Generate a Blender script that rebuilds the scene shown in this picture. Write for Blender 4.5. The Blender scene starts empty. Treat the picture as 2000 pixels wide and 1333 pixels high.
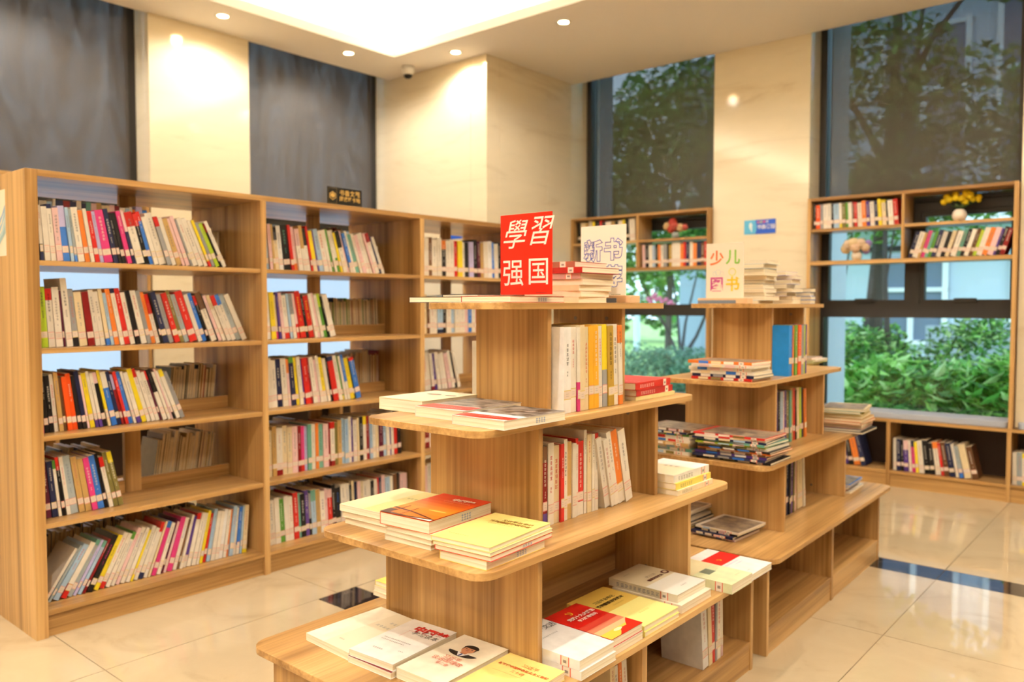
import bpy, bmesh, math, random, re
from mathutils import Matrix, Vector
random.seed(7)
S = bpy.context.scene
COL = S.collection
R = math.radians

def lin(c):
    return tuple(((v/255)/12.92 if v/255 <= .04045 else ((v/255+.055)/1.055)**2.4) for v in c[:3]) + (1.0,)

# ------------------------------------------------------------------ camera, world, exposure
cam_d = bpy.data.cameras.new('camera'); cam = bpy.data.objects.new('camera', cam_d); COL.objects.link(cam)
cam.location = (0, 0, 1.25); cam.rotation_euler = (R(90-2.512), 0, R(40.4))
cam_d.sensor_width = 36; cam_d.lens = 28.314; cam_d.clip_end = 300; cam_d.clip_start = .02
cam_d.dof.use_dof = True; cam_d.dof.focus_distance = 1.95; cam_d.dof.aperture_fstop = 2.8; cam_d.dof.aperture_blades = 7
S.camera = cam
S.view_settings.view_transform = 'Standard'; S.view_settings.look = 'None'
S.view_settings.exposure = 0.46; S.view_settings.gamma = 1; S.view_settings.use_curve_mapping = False

W = bpy.data.worlds.new('sky'); S.world = W; W.use_nodes = True
bgn = W.node_tree.nodes['Background']
bgn.inputs[0].default_value = (.66, .83, 1.0, 1); bgn.inputs[1].default_value = 3.0

WARM = (1.0, .95, .86); WARM2 = (1.0, .91, .76)
DOWN_W = 21; COVE_W = 14
def lamp(name, kind, loc, power, color, parent=None, rot=(0, 0, 0), **k):
    d = bpy.data.lights.new(name, kind); d.energy = power; d.color = color
    for a, v in k.items(): setattr(d, a, v)
    o = bpy.data.objects.new(name, d); COL.objects.link(o); o.location = loc; o.rotation_euler = rot
    if parent: o.parent = parent
    return o
# cove strips: recess in the ceiling x -4.95..0.9, y -2.2..4.36, light in the trough shines up and inward
HX0, HX1, HY0, HY1, ZC = -4.95, .9, -2.2, 4.36, 3.236
for nm, loc, sx, rot in (('cove_lamp', ((HX0+HX1)/2, HY1+.13, ZC+.05), HX1-HX0+.2, (R(198), 0, 0)), ('cove_lamp', ((HX0+HX1)/2, HY0-.13, ZC+.05), HX1-HX0+.2, (R(162), 0, 0))):
    lamp(nm, 'AREA', loc, COVE_W*(sx), WARM2, rot=rot, shape='RECTANGLE', size=sx, size_y=.06)
for nm, loc, sx, rot in (('cove_lamp', (HX0-.13, (HY0+HY1)/2, ZC+.05), HY1-HY0+.2, (R(198), 0, R(90))), ('cove_lamp', (HX1+.13, (HY0+HY1)/2, ZC+.05), HY1-HY0+.2, (R(162), 0, R(90)))):
    lamp(nm, 'AREA', loc, COVE_W*(sx), WARM2, rot=rot, shape='RECTANGLE', size=sx, size_y=.06)

# ------------------------------------------------------------------ materials
def mat(name): 
    m = bpy.data.materials.new(name); m.use_nodes = True
    nt = m.node_tree; b = nt.nodes['Principled BSDF']
    return m, nt, b
def N(nt, t, **k):
    n = nt.nodes.new(t)
    for a, v in k.items(): setattr(n, a, v)
    return n
def plain(name, c, rough=.5, spec=.5, metal=0, emit=None, es=0):
    m, nt, b = mat(name)
    b.inputs['Base Color'].default_value = lin(c); b.inputs['Roughness'].default_value = rough
    b.inputs['Specular IOR Level'].default_value = spec; b.inputs['Metallic'].default_value = metal
    if emit: b.inputs['Emission Color'].default_value = lin(emit); b.inputs['Emission Strength'].default_value = es
    return m
def ramp(nt, stops):
    r = N(nt, 'ShaderNodeValToRGB'); e = r.color_ramp.elements
    while len(e) < len(stops): e.new(.5)
    for i, (p, c) in enumerate(stops): e[i].position = p; e[i].color = lin(c)
    return r
def wood(name, axis, light=(216, 174, 114), mid=(188, 145, 88), dark=(146, 106, 58), rough=.29):
    """straight-grained laminate; axis = the grain direction (object space)"""
    m, nt, b = mat(name); L = nt.links
    tc = N(nt, 'ShaderNodeTexCoord'); oi = N(nt, 'ShaderNodeObjectInfo')
    mp = N(nt, 'ShaderNodeMapping'); sc = [8, 8, 8]; sc[axis] = .22; mp.inputs['Scale'].default_value = sc
    add = N(nt, 'ShaderNodeVectorMath', operation='ADD'); cmb = N(nt, 'ShaderNodeCombineXYZ')
    mul = N(nt, 'ShaderNodeMath', operation='MULTIPLY'); mul.inputs[1].default_value = 7
    L.new(oi.outputs['Random'], mul.inputs[0])
    for i in range(3): L.new(mul.outputs[0], cmb.inputs[i])
    L.new(tc.outputs['Object'], mp.inputs['Vector']); L.new(mp.outputs[0], add.inputs[0]); L.new(cmb.outputs[0], add.inputs[1])
    n1 = N(nt, 'ShaderNodeTexNoise'); n1.inputs['Scale'].default_value = 1.0; n1.inputs['Detail'].default_value = 5; n1.inputs['Roughness'].default_value = .62; n1.inputs['Distortion'].default_value = .35
    L.new(add.outputs[0], n1.inputs['Vector'])
    mp2 = N(nt, 'ShaderNodeMapping'); sc2 = [85, 85, 85]; sc2[axis] = 1.6; mp2.inputs['Scale'].default_value = sc2
    L.new(tc.outputs['Object'], mp2.inputs['Vector'])
    n2 = N(nt, 'ShaderNodeTexNoise'); n2.inputs['Scale'].default_value = 1.0; n2.inputs['Detail'].default_value = 3
    L.new(mp2.outputs[0], n2.inputs['Vector'])
    mx = N(nt, 'ShaderNodeMath', operation='MULTIPLY_ADD'); mx.inputs[1].default_value = .26
    L.new(n2.outputs[0], mx.inputs[0]); 
    m3 = N(nt, 'ShaderNodeMath', operation='MULTIPLY'); m3.inputs[1].default_value = .78; L.new(n1.outputs[0], m3.inputs[0])
    L.new(m3.outputs[0], mx.inputs[2])
    r = ramp(nt, [(.40, dark), (.52, mid), (.64, light)])
    L.new(mx.outputs[0], r.inputs[0]); L.new(r.outputs[0], b.inputs['Base Color'])
    b.inputs['Roughness'].default_value = rough; b.inputs['Specular IOR Level'].default_value = .4
    return m
M = {}
M['wx'] = wood('laminate_x', 0); M['wy'] = wood('laminate_y', 1); M['wz'] = wood('laminate_z', 2)
def stone(name, base, vein, rough, scale=(.6, .6, 3.2), amount=.55, spec=.5, vs=1.6):
    m, nt, b = mat(name); L = nt.links
    g = N(nt, 'ShaderNodeNewGeometry'); mp = N(nt, 'ShaderNodeMapping'); mp.inputs['Scale'].default_value = scale; mp.inputs['Rotation'].default_value = (.12, .18, .1)
    L.new(g.outputs['Position'], mp.inputs['Vector'])
    n = N(nt, 'ShaderNodeTexNoise'); n.inputs['Scale'].default_value = vs; n.inputs['Detail'].default_value = 7; n.inputs['Distortion'].default_value = 1.3; n.inputs['Roughness'].default_value = .6
    L.new(mp.outputs[0], n.inputs['Vector'])
    r = ramp(nt, [(.30, vein), (.44, base), (.7, tuple(min(255, v+5) for v in base))]); L.new(n.outputs[0], r.inputs[0])
    L.new(r.outputs[0], b.inputs['Base Color'])
    b.inputs['Roughness'].default_value = rough; b.inputs['Specular IOR Level'].default_value = spec
    return m
M['marble'] = stone('cream_marble', (236, 223, 194), (224, 208, 176), .09)
M['tile'] = stone('beige_tile', (196, 177, 145), (184, 165, 133), .025, scale=(1.3, 1.3, 1.3), vs=2.2)
M['darktile'] = stone('dark_brown_tile', (44, 36, 36), (92, 78, 72), .03, scale=(2, 2, 2), vs=3)
M['grout'] = plain('grout', (150, 130, 105), .8)
M['paint'] = plain('white_paint', (243, 237, 228), .7, .3)
M['paint_up'] = plain('white_paint_upper', (246, 240, 228), .8, .2)
M['frame'] = plain('dark_bronze_frame', (44, 42, 42), .45)
M['alu'] = plain('dark_aluminium', (60, 62, 66), .4, metal=.4)
M['white'] = plain('white_plastic', (240, 238, 232), .35)
M['black'] = plain('black_plastic', (18, 18, 18), .25)
M['cush'] = plain('grey_pad', (172, 178, 192), .7)
M['sign_red'] = plain('red_acrylic', (232, 40, 22), .18)
M['sign_cream'] = plain('cream_card', (246, 238, 222), .35)
M['acryl'] = plain('pale_wood_block', (226, 190, 150), .4)
M['vase'] = plain('white_ceramic', (240, 226, 206), .35)
M['steel'] = plain('steel', (140, 130, 115), .35, metal=.9)
M['lens'] = plain('lamp_lens', (255, 240, 210), .4, emit=(255, 232, 190), es=14)
M['led'] = plain('led_strip', (255, 240, 210), .4, emit=(255, 226, 175), es=3)
def colmat(name, rough, spec=.4, noise=0):
    m, nt, b = mat(name); L = nt.links
    a = N(nt, 'ShaderNodeVertexColor'); a.layer_name = 'Col'
    if noise:
        tc = N(nt, 'ShaderNodeTexCoord'); n = N(nt, 'ShaderNodeTexNoise'); n.inputs['Scale'].default_value = noise; n.inputs['Detail'].default_value = 3
        L.new(tc.outputs['Object'], n.inputs['Vector'])
        hv = N(nt, 'ShaderNodeHueSaturation'); ma = N(nt, 'ShaderNodeMapRange'); ma.inputs[3].default_value = .82; ma.inputs[4].default_value = 1.15
        L.new(n.outputs[0], ma.inputs[0]); L.new(ma.outputs[0], hv.inputs['Value']); L.new(a.outputs[0], hv.inputs['Color']); L.new(hv.outputs[0], b.inputs['Base Color'])
    else: L.new(a.outputs[0], b.inputs['Base Color'])
    b.inputs['Roughness'].default_value = rough; b.inputs['Specular IOR Level'].default_value = spec
    return m
M['cover'] = colmat('printed_cover', .38, .4, 30); M['print'] = colmat('ink_print', .4, .35); M['leaf'] = colmat('leaf', .42, .5); M['flower'] = colmat('petal', .6, .3); M['bark'] = colmat('bark', .85, .2, 9)
for k_, f_ in (('leaf', .45), ('flower', .35)):
    nt_ = M[k_].node_tree; ou = nt_.nodes['Material Output']; mx_ = N(nt_, 'ShaderNodeMixShader'); tr_ = N(nt_, 'ShaderNodeBsdfTranslucent'); vc_ = [n for n in nt_.nodes if n.type == 'VERTEX_COLOR'][0]
    mx_.inputs[0].default_value = f_; nt_.links.new(vc_.outputs[0], tr_.inputs[0]); nt_.links.new(nt_.nodes['Principled BSDF'].outputs[0], mx_.inputs[1]); nt_.links.new(tr_.outputs[0], mx_.inputs[2]); nt_.links.new(mx_.outputs[0], ou.inputs['Surface'])
M['facade'] = colmat('painted_facade', .7, .3)
def paper(name, axis):
    m, nt, b = mat(name); L = nt.links
    tc = N(nt, 'ShaderNodeTexCoord'); mp = N(nt, 'ShaderNodeMapping'); sc = [3, 3, 3]; sc[axis] = 700; mp.inputs['Scale'].default_value = sc
    n = N(nt, 'ShaderNodeTexNoise'); n.inputs['Detail'].default_value = 1; n.inputs['Scale'].default_value = 1
    L.new(tc.outputs['Object'], mp.inputs['Vector']); L.new(mp.outputs[0], n.inputs['Vector'])
    r = ramp(nt, [(.3, (232, 216, 184)), (.6, (251, 241, 218))]); L.new(n.outputs[0], r.inputs[0]); L.new(r.outputs[0], b.inputs['Base Color'])
    b.inputs['Roughness'].default_value = .8; b.inputs['Specular IOR Level'].default_value = .15
    return m
M['paper_x'] = paper('page_edges_x', 0); M['paper_z'] = paper('page_edges_z', 2)
def glassmat(name, tint=(.93, .97, .98)):
    m = bpy.data.materials.new(name); m.use_nodes = True; nt = m.node_tree; nt.nodes.clear(); L = nt.links
    o = N(nt, 'ShaderNodeOutputMaterial'); mx = N(nt, 'ShaderNodeMixShader'); t = N(nt, 'ShaderNodeBsdfTransparent'); g = N(nt, 'ShaderNodeBsdfGlossy'); lw = N(nt, 'ShaderNodeFresnel')
    lw.inputs[0].default_value = 1.45; g.inputs['Roughness'].default_value = .02; t.inputs[0].default_value = tint+(1,)
    L.new(lw.outputs[0], mx.inputs[0]); L.new(t.outputs[0], mx.inputs[1]); L.new(g.outputs[0], mx.inputs[2]); L.new(mx.outputs[0], o.inputs[0])
    return m
M['glass'] = glassmat('clear_glass')
def filmmat(name, c):
    m = bpy.data.materials.new(name); m.use_nodes = True; nt = m.node_tree; nt.nodes.clear(); L = nt.links
    o = N(nt, 'ShaderNodeOutputMaterial'); mx = N(nt, 'ShaderNodeMixShader'); t = N(nt, 'ShaderNodeBsdfTranslucent'); d = N(nt, 'ShaderNodeBsdfPrincipled')
    t.inputs[0].default_value = lin(c); d.inputs['Base Color'].default_value = lin(c); d.inputs['Roughness'].default_value = .2; mx.inputs[0].default_value = .85
    L.new(d.outputs[0], mx.inputs[1]); L.new(t.outputs[0], mx.inputs[2]); L.new(mx.outputs[0], o.inputs[0]); return m
M['film'] = filmmat('frosted_window_film', (212, 214, 226))
def blindmat(name, base, open_, streak=0):
    m = bpy.data.materials.new(name); m.use_nodes = True; nt = m.node_tree; nt.nodes.clear(); L = nt.links
    o = N(nt, 'ShaderNodeOutputMaterial'); mx = N(nt, 'ShaderNodeMixShader'); t = N(nt, 'ShaderNodeBsdfTransparent'); d = N(nt, 'ShaderNodeBsdfPrincipled')
    d.inputs['Base Color'].default_value = lin(base); d.inputs['Roughness'].default_value = .55
    mx.inputs[0].default_value = open_
    if streak:
        g = N(nt, 'ShaderNodeNewGeometry'); mp = N(nt, 'ShaderNodeMapping'); mp.inputs['Scale'].default_value = (1, 3.0, .9); mp.inputs['Rotation'].default_value = (R(-38), 0, 0)
        n = N(nt, 'ShaderNodeTexNoise'); n.inputs['Scale'].default_value = 1.9; n.inputs['Detail'].default_value = 9; n.inputs['Distortion'].default_value = 1.5; n.inputs['Roughness'].default_value = .66
        L.new(g.outputs['Position'], mp.inputs['Vector']); L.new(mp.outputs[0], n.inputs['Vector'])
        ma = N(nt, 'ShaderNodeMapRange'); ma.inputs[1].default_value = .40; ma.inputs[2].default_value = .68; ma.inputs[3].default_value = open_*.35; ma.inputs[4].default_value = open_*2.4
        L.new(n.outputs[0], ma.inputs[0]); L.new(ma.outputs[0], mx.inputs[0])
    L.new(d.outputs[0], mx.inputs[1]); L.new(t.outputs[0], mx.inputs[2]); L.new(mx.outputs[0], o.inputs[0])
    return m
M['blind'] = blindmat('mesh_blind_dark', (72, 63, 50), .11)
M['blind_a'] = blindmat('mesh_blind_grey', (74, 69, 66), .05, 1)
def noisecol(name, a, b_, scale, rough=.9):
    m, nt, b = mat(name); L = nt.links
    g = N(nt, 'ShaderNodeNewGeometry'); n = N(nt, 'ShaderNodeTexNoise'); n.inputs['Scale'].default_value = scale; n.inputs['Detail'].default_value = 5
    L.new(g.outputs['Position'], n.inputs['Vector']); r = ramp(nt, [(.35, a), (.65, b_)]); L.new(n.outputs[0], r.inputs[0]); L.new(r.outputs[0], b.inputs['Base Color'])
    b.inputs['Roughness'].default_value = rough; return m
M['grass'] = noisecol('lawn', (110, 150, 80), (160, 190, 110), 3)
M['photo'] = noisecol('halftone_photo', (36, 30, 28), (168, 158, 150), 34, .3)
M['comic'] = noisecol('busy_cover_print', (96, 84, 80), (170, 150, 122), 26, .35)

# ------------------------------------------------------------------ mesh helpers
class MB:
    def __init__(s): s.v = []; s.f = []; s.c = []; s.m = []
    def add(s, vs, fs, col=(255, 255, 255), mi=0):
        o = len(s.v); s.v += [tuple(v) for v in vs]
        for i, f in enumerate(fs):
            s.f.append(tuple(o+j for j in f)); s.c.append(col[i] if isinstance(col, list) else col); s.m.append(mi)
        return s
    def box(s, x0, x1, y0, y1, z0, z1, col=(255, 255, 255), mi=0):
        return s.add([(x0, y0, z0), (x1, y0, z0), (x1, y1, z0), (x0, y1, z0), (x0, y0, z1), (x1, y0, z1), (x1, y1, z1), (x0, y1, z1)],
                     [(3, 2, 1, 0), (4, 5, 6, 7), (0, 1, 5, 4), (1, 2, 6, 5), (2, 3, 7, 6), (3, 0, 4, 7)], col, mi)
    def prism(s, pts, z0, z1, col=(255, 255, 255), mi=0):
        n = len(pts)
        return s.add([(x, y, z0) for x, y in pts]+[(x, y, z1) for x, y in pts], [tuple(range(n))[::-1], tuple(range(n, 2*n))]+[(i, (i+1) % n, n+(i+1) % n, n+i) for i in range(n)], col, mi)
    def lathe(s, prof, cx=0, cy=0, n=20, col=(255, 255, 255), mi=0, z=0):
        vs = [(cx+r*math.cos(2*math.pi*i/n), cy+r*math.sin(2*math.pi*i/n), z+h) for r, h in prof for i in range(n)]
        fs = [(k*n+i, k*n+(i+1) % n, (k+1)*n+(i+1) % n, (k+1)*n+i) for k in range(len(prof)-1) for i in range(n)]
        fs += [tuple(range(n))[::-1], tuple(range((len(prof)-1)*n, len(prof)*n))]
        return s.add(vs, fs, col, mi)
    def tube(s, pts, rads, n=8, col=(255, 255, 255), mi=0):
        pts = [Vector(p) for p in pts]; vs = []
        for i, p in enumerate(pts):
            d = (pts[min(i+1, len(pts)-1)]-pts[max(i-1, 0)]).normalized(); a = d.orthogonal().normalized(); b = d.cross(a)
            r = rads[i] if isinstance(rads, (list, tuple)) else rads
            vs += [p+a*r*math.cos(2*math.pi*k/n)+b*r*math.sin(2*math.pi*k/n) for k in range(n)]
        fs = [(i*n+k, i*n+(k+1) % n, (i+1)*n+(k+1) % n, (i+1)*n+k) for i in range(len(pts)-1) for k in range(n)]
        fs += [tuple(range(n))[::-1], tuple(range((len(pts)-1)*n, len(pts)*n))]
        return s.add(vs, fs, col, mi)
    def quad(s, pts, col, mi=0): return s.add(pts, [tuple(range(len(pts)))], col, mi)
    def mesh(s, name, mats):
        me = bpy.data.meshes.new(name); me.from_pydata(s.v, [], s.f)
        for m in (mats if isinstance(mats, (list, tuple)) else [mats]): me.materials.append(m)
        me.polygons.foreach_set('material_index', s.m)
        at = me.attributes.new('Col', 'FLOAT_COLOR', 'CORNER'); buf = []
        for f, c in zip(s.f, s.c): buf += list(lin(c))*len(f)
        at.data.foreach_set('color', buf); me.update(); return me
    def build(s, name, mats, parent=None, smooth=False, bevel=0):
        me = s.mesh(name, mats)
        if bevel:
            bm = bmesh.new(); bm.from_mesh(me)
            bmesh.ops.bevel(bm, geom=list(bm.edges), offset=bevel, segments=2, affect='EDGES', profile=.6); bm.to_mesh(me); bm.free()
        if smooth: me.polygons.foreach_set('use_smooth', [True]*len(me.polygons))
        return link(name, me, parent)
def link(name, me, parent=None):
    o = bpy.data.objects.new(name, me); COL.objects.link(o)
    if parent: o.parent = parent
    return o
def empty(name, loc=(0, 0, 0), rz=0):
    o = bpy.data.objects.new(name, None); COL.objects.link(o); o.location = loc; o.rotation_euler = (0, 0, rz); o.empty_display_size = .05; return o
def tag(o, label, cat, group=None, kind=None):
    o['label'] = label; o['category'] = cat
    if group: o['group'] = group
    if kind: o['kind'] = kind
    return o
def struct(o): o['kind'] = 'structure'; return o
def bx(name, m, parent, x0, x1, y0, y1, z0, z1, bevel=0): return MB().box(x0, x1, y0, y1, z0, z1).build(name, m, parent, bevel=bevel)
def text_mesh(s, size, m, name='lettering', parent=None, loc=(0, 0, 0), rot=(0, 0, 0), shear=0, bold=0, depth=0.0, align='CENTER', space=1.0, outline=0):
    cu = bpy.data.curves.new('glyphs', 'FONT'); cu.body = s; cu.size = size; cu.shear = shear; cu.offset = bold; cu.extrude = depth; cu.align_x = align; cu.align_y = 'CENTER'; cu.space_character = space; cu.resolution_u = 4
    if outline: cu.fill_mode = 'NONE'; cu.bevel_depth = outline; cu.bevel_resolution = 0
    t = bpy.data.objects.new('glyphs', cu); COL.objects.link(t)
    me = bpy.data.meshes.new_from_object(t.evaluated_get(bpy.context.evaluated_depsgraph_get()))
    bpy.data.objects.remove(t); bpy.data.curves.remove(cu)
    me.materials.clear(); me.materials.append(m)
    o = link(name, me, parent); o.location = loc; o.rotation_euler = rot; return o
INK = {}
def ink(c, rough=.4):
    if c not in INK: INK[c] = plain('ink', c, rough)
    return INK[c]
def arc(cx, cy, r, a0, a1, n=6): return [(cx+r*math.cos(R(a0+(a1-a0)*i/n)), cy+r*math.sin(R(a0+(a1-a0)*i/n))) for i in range(n+1)]
def rrect(x0, x1, y0, y1, r, n=6): return arc(x1-r, y1-r, r, 0, 90, n)+arc(x0+r, y1-r, r, 90, 180, n)+arc(x0+r, y0+r, r, 180, 270, n)+arc(x1-r, y0+r, r, 270, 360, n)

# ------------------------------------------------------------------ room shell
XA, XG = -5.47, -5.72          # left wall: pillar face, glazing
YB, YG = 5.95, 6.20            # right wall: pillar face, glazing
XR, YN = 4.6, -4.5             # the walls behind the viewpoint
# floor: grout bed, every tile a part
floor = struct(bx('floor', M['grout'], None, XG, XR, YN, YG, -.06, -.004))
def cuts(v0, v1, marks): return [v0]+[m for m in marks if v0 < m < v1]+[v1]
def tile(x0, x1, y0, y1, m):
    g = .0016
    MB().box(x0+g, x1-g, y0+g, y1-g, -.012, 0).build('tile', m, floor)
xs1 = cuts(XG, -2.82, [-4.76, -3.79]); ys1 = cuts(YN, YG, [-3.77, -2.79, -1.8, -.81, .17, 1.16, 2.14, 3.12, 4.1, 5.1])
for a, b_ in zip(xs1, xs1[1:]):
    for c, d in zip(ys1, ys1[1:]): tile(a, b_, c, d, M['tile'])
xs2 = cuts(-2.82, XR, [-1.85, -.875, .1, 1.07, 2.04, 3.0, 3.98]); ys2 = cuts(YN, YG, [-3.77, -2.79, -1.8, -.81, .17, 1.16, 2.04, 2.24, 3.2, 4.015, 4.195, 5.17])
for a, b_ in zip(xs2, xs2[1:]):
    for c, d in zip(ys2, ys2[1:]):
        tile(a, b_, c, d, M['darktile'] if (c, d) in ((2.04, 2.24), (4.015, 4.195)) else M['tile'])
# ceiling: lower ring with lip, raised centre
ceil = struct(empty('ceiling'))
def cbox(n, m, *a): return bx(n, m, ceil, *a)
cbox('soffit', M['paint'], XA-.02, HX0, YN, YB, ZC, ZC+.012); cbox('soffit', M['paint'], HX1, XR, YN, YB, ZC, ZC+.012)
cbox('soffit', M['paint'], HX0, HX1, HY1, YB, ZC, ZC+.012); cbox('soffit', M['paint'], HX0, HX1, YN, HY0, ZC, ZC+.012)
cbox('lip', M['paint'], HX0-.012, HX0, HY0-.012, HY1+.012, ZC+.012, ZC+.07); cbox('lip', M['paint'], HX1, HX1+.012, HY0-.012, HY1+.012, ZC+.012, ZC+.07)
cbox('lip', M['paint'], HX0, HX1, HY1, HY1+.012, ZC+.012, ZC+.07); cbox('lip', M['paint'], HX0, HX1, HY0-.012, HY0, ZC+.012, ZC+.07)
UX0, UX1, UY0, UY1, ZU = HX0-.27, HX1+.27, HY0-.27, HY1+.27, ZC+.27
cbox('recess_panel', M['paint_up'], UX0, UX1, UY0, UY1, ZU, ZU+.02)
cbox('recess_side', M['paint_up'], UX0-.02, UX0, UY0, UY1, ZC+.012, ZU); cbox('recess_side', M['paint_up'], UX1, UX1+.02, UY0, UY1, ZC+.012, ZU)
cbox('recess_side', M['paint_up'], UX0, UX1, UY1, UY1+.02, ZC+.012, ZU); cbox('recess_side', M['paint_up'], UX0, UX1, UY0-.02, UY0, ZC+.012, ZU)
for a in ((HX0-.15, HX0-.13, HY0, HY1), (HX1+.13, HX1+.15, HY0, HY1), (HX0, HX1, HY1+.13, HY1+.15), (HX0, HX1, HY0-.15, HY0-.13)):
    cbox('light_strip', M['led'], *a, ZC+.012, ZC+.022)
cbox('slab', M['paint'], XG-.3, XR+.2, YN-.2, YG+.3, 3.62, 3.75)
cbox('pocket_fascia', M['paint'], XA-.02, XR, YB-.012, YB, ZC+.012, 3.62); cbox('pocket_fascia', M['paint'], XA-.02, XA-.008, YN, YB, ZC+.012, 3.62)
# walls
wl = struct(empty('wall_left')); wr = struct(empty('wall_right')); wc = struct(empty('wall_corner'))
def panel(parent, *a): return bx('stone_panel', M['marble'], parent, *a, bevel=.0015)
XC, YC = -4.33, 4.776          # corner column
panel(wl, XG-.05, XA, 2.622, 3.382, 0, 3.6)
panel(wl, XG-.05, XA, YN, -.7, 0, 3.6); panel(wl, XG-.05, XA, -.698, .45, 0, 3.6); panel(wl, XG-.05, XA, .452, 1.225, 0, 3.6)
for y0, y1 in ((1.225, 2.622), (3.382, YC)): bx('stone_panel', M['marble'], wl, XG-.05, XG+.06, y0, y1, 0, .44)
panel(wc, XG-.05, -4.502, YC, YC+.1, 0, 3.6); panel(wc, -4.5, XC, YC, YC+.1, 0, 3.6)
panel(wc, XC-.1, XC, YC+.1, 4.93, 0, 3.6); panel(wc, XC-.1, XC, 4.932, 5.56, 0, 3.6); panel(wc, XC-.1, XC, 5.562, YG+.06, 0, 3.6)
panel(wr, -2.962, -2.2, YB, YG+.05, .475, 3.6); panel(wr, -.866, -.1, YB, YG+.05, .475, 3.6); panel(wr, -.098, 1.2, YB, YG+.05, .475, 3.6); panel(wr, 1.202, XR, YB, YG+.05, .475, 3.6)
bx('apron_panel', M['paint'], wr, XC, XR, YG-.02, YG+.05, 0, .475)
M['far'] = plain('grey_beige_wall', (196, 180, 156), .6)
struct(bx('wall_near', M['far'], None, XG, XR, YN-.12, YN, 0, 3.6)); struct(bx('wall_far_right', M['far'], None, XR, XR+.12, YN, YG, 0, 3.6))
# windows
ink_ext = plain('outer_wall_paint', (196, 206, 216), .8)
def window(name, org, rz, w, mull, transom=(1.165, 1.262), hgt=3.55, jamb=.05, gl='glass'):
    """local x along the wall, local y into the room is negative; org at left jamb on the glazing plane"""
    o = struct(empty(name, org, rz)); f = M['frame']
    bx('jamb', f, o, 0, jamb, -.05, .05, .47, hgt); bx('jamb', f, o, w-jamb, w, -.05, .05, .47, hgt)
    bx('sill', f, o, jamb, w-jamb, -.05, .05, .47, .486); bx('head', f, o, jamb, w-jamb, -.05, .05, hgt-.05, hgt)
    bx('transom', f, o, jamb, w-jamb, -.05, .05, *transom); bx('transom', f, o, jamb, w-jamb, -.05, .05, 1.90, 2.0)
    bx('pane', M[gl], o, jamb, w-jamb, -.004, .004, .486, transom[0]); bx('pane', M[gl], o, jamb, w-jamb, -.004, .004, 2.0, hgt-.05)
    if mull:
        bx('mullion', f, o, mull-.035, mull+.035, -.05, .05, transom[1], 1.90)
        for a, b_ in ((jamb, mull-.035), (mull+.035, w-jamb)):
            s = bx('pane', M['glass'], o, a+.03, b_-.03, -.02, -.012, transom[1]+.03, 1.87)
            sb = MB()
            pr = [(a, b_, transom[1], transom[1]+.03), (a, b_, 1.87, 1.90), (a, a+.03, transom[1]+.03, 1.87), (b_-.03, b_, transom[1]+.03, 1.87)]
            for x0, x1, z0, z1 in pr: bx('sash_rail', f, o, x0, x1, -.04, .02, z0, z1)
            bx('sash_handle', f, o, (a+b_)/2-.07, (a+b_)/2+.07, -.06, -.04, transom[1]+.012, transom[1]+.04, bevel=.006)
    else: bx('pane', M[gl], o, jamb, w-jamb, -.004, .004, transom[1], 1.90)
    return o
window('window_3', (XC, YG, 0), 0, 1.368, None); window('window_4', (-2.2, YG, 0), 0, 1.334, .675)
for x0, x1, y1 in ((XC-.14, -4.262, 6.48), (-2.36, -2.146, 6.64)): bx('outer_reveal', ink_ext, wr, x0, x1, YG+.052, y1, -.1, 3.7)
window('window_1', (XG, 1.225, 0), R(90), 1.397, None, gl='film'); window('window_2', (XG, 3.382, 0), R(90), YC-3.382, None, gl='film')
def blind(label, m, x0, x1, y, zb, axis):
    e = empty('roller_blind', (0, 0, 0)); tag(e, label, 'roller blind', 'mesh roller blinds at the windows')
    if axis == 'x':
        e.location = ((x0+x1)/2, y, zb); h = (x1-x0)/2
        MB().quad([(-h, 0, 0), (h, 0, 0), (h, 0, 3.5-zb), (-h, 0, 3.5-zb)], (255,)*3).build('fabric', m, e); bx('hem_bar', M['alu'], e, -h, h, -.008, .008, -.02, 0); a = [(-h, 0, 3.53-zb), (h, 0, 3.53-zb)]
    else:
        e.location = (y, (x0+x1)/2, zb); h = (x1-x0)/2
        MB().quad([(0, -h, 0), (0, h, 0), (0, h, 3.5-zb), (0, -h, 3.5-zb)], (255,)*3).build('fabric', m, e); bx('hem_bar', M['alu'], e, -.008, .008, -h, h, -.02, 0); a = [(0, -h, 3.53-zb), (0, h, 3.53-zb)]
    MB().tube(a, .03, 12).build('roller_tube', M['alu'], e)
blind('dark mesh roller blind behind the flower shelf, nearest the corner column', M['blind'], -4.175, -2.972, YG-.075, 1.99, 'x')
blind('wide dark mesh blind with tree branches showing through, above the yellow flowers', M['blind'], -2.11, -.872, YG-.075, 1.99, 'x')
blind('streaky grey mesh blind above the left end of the long bookcase', M['blind_a'], 1.232, 2.562, XG+.075, 1.99, 'y')
blind('streaky grey mesh blind above the black and gold sign', M['blind_a'], 3.39, 4.70, XG+.075, 1.99, 'y')
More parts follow.
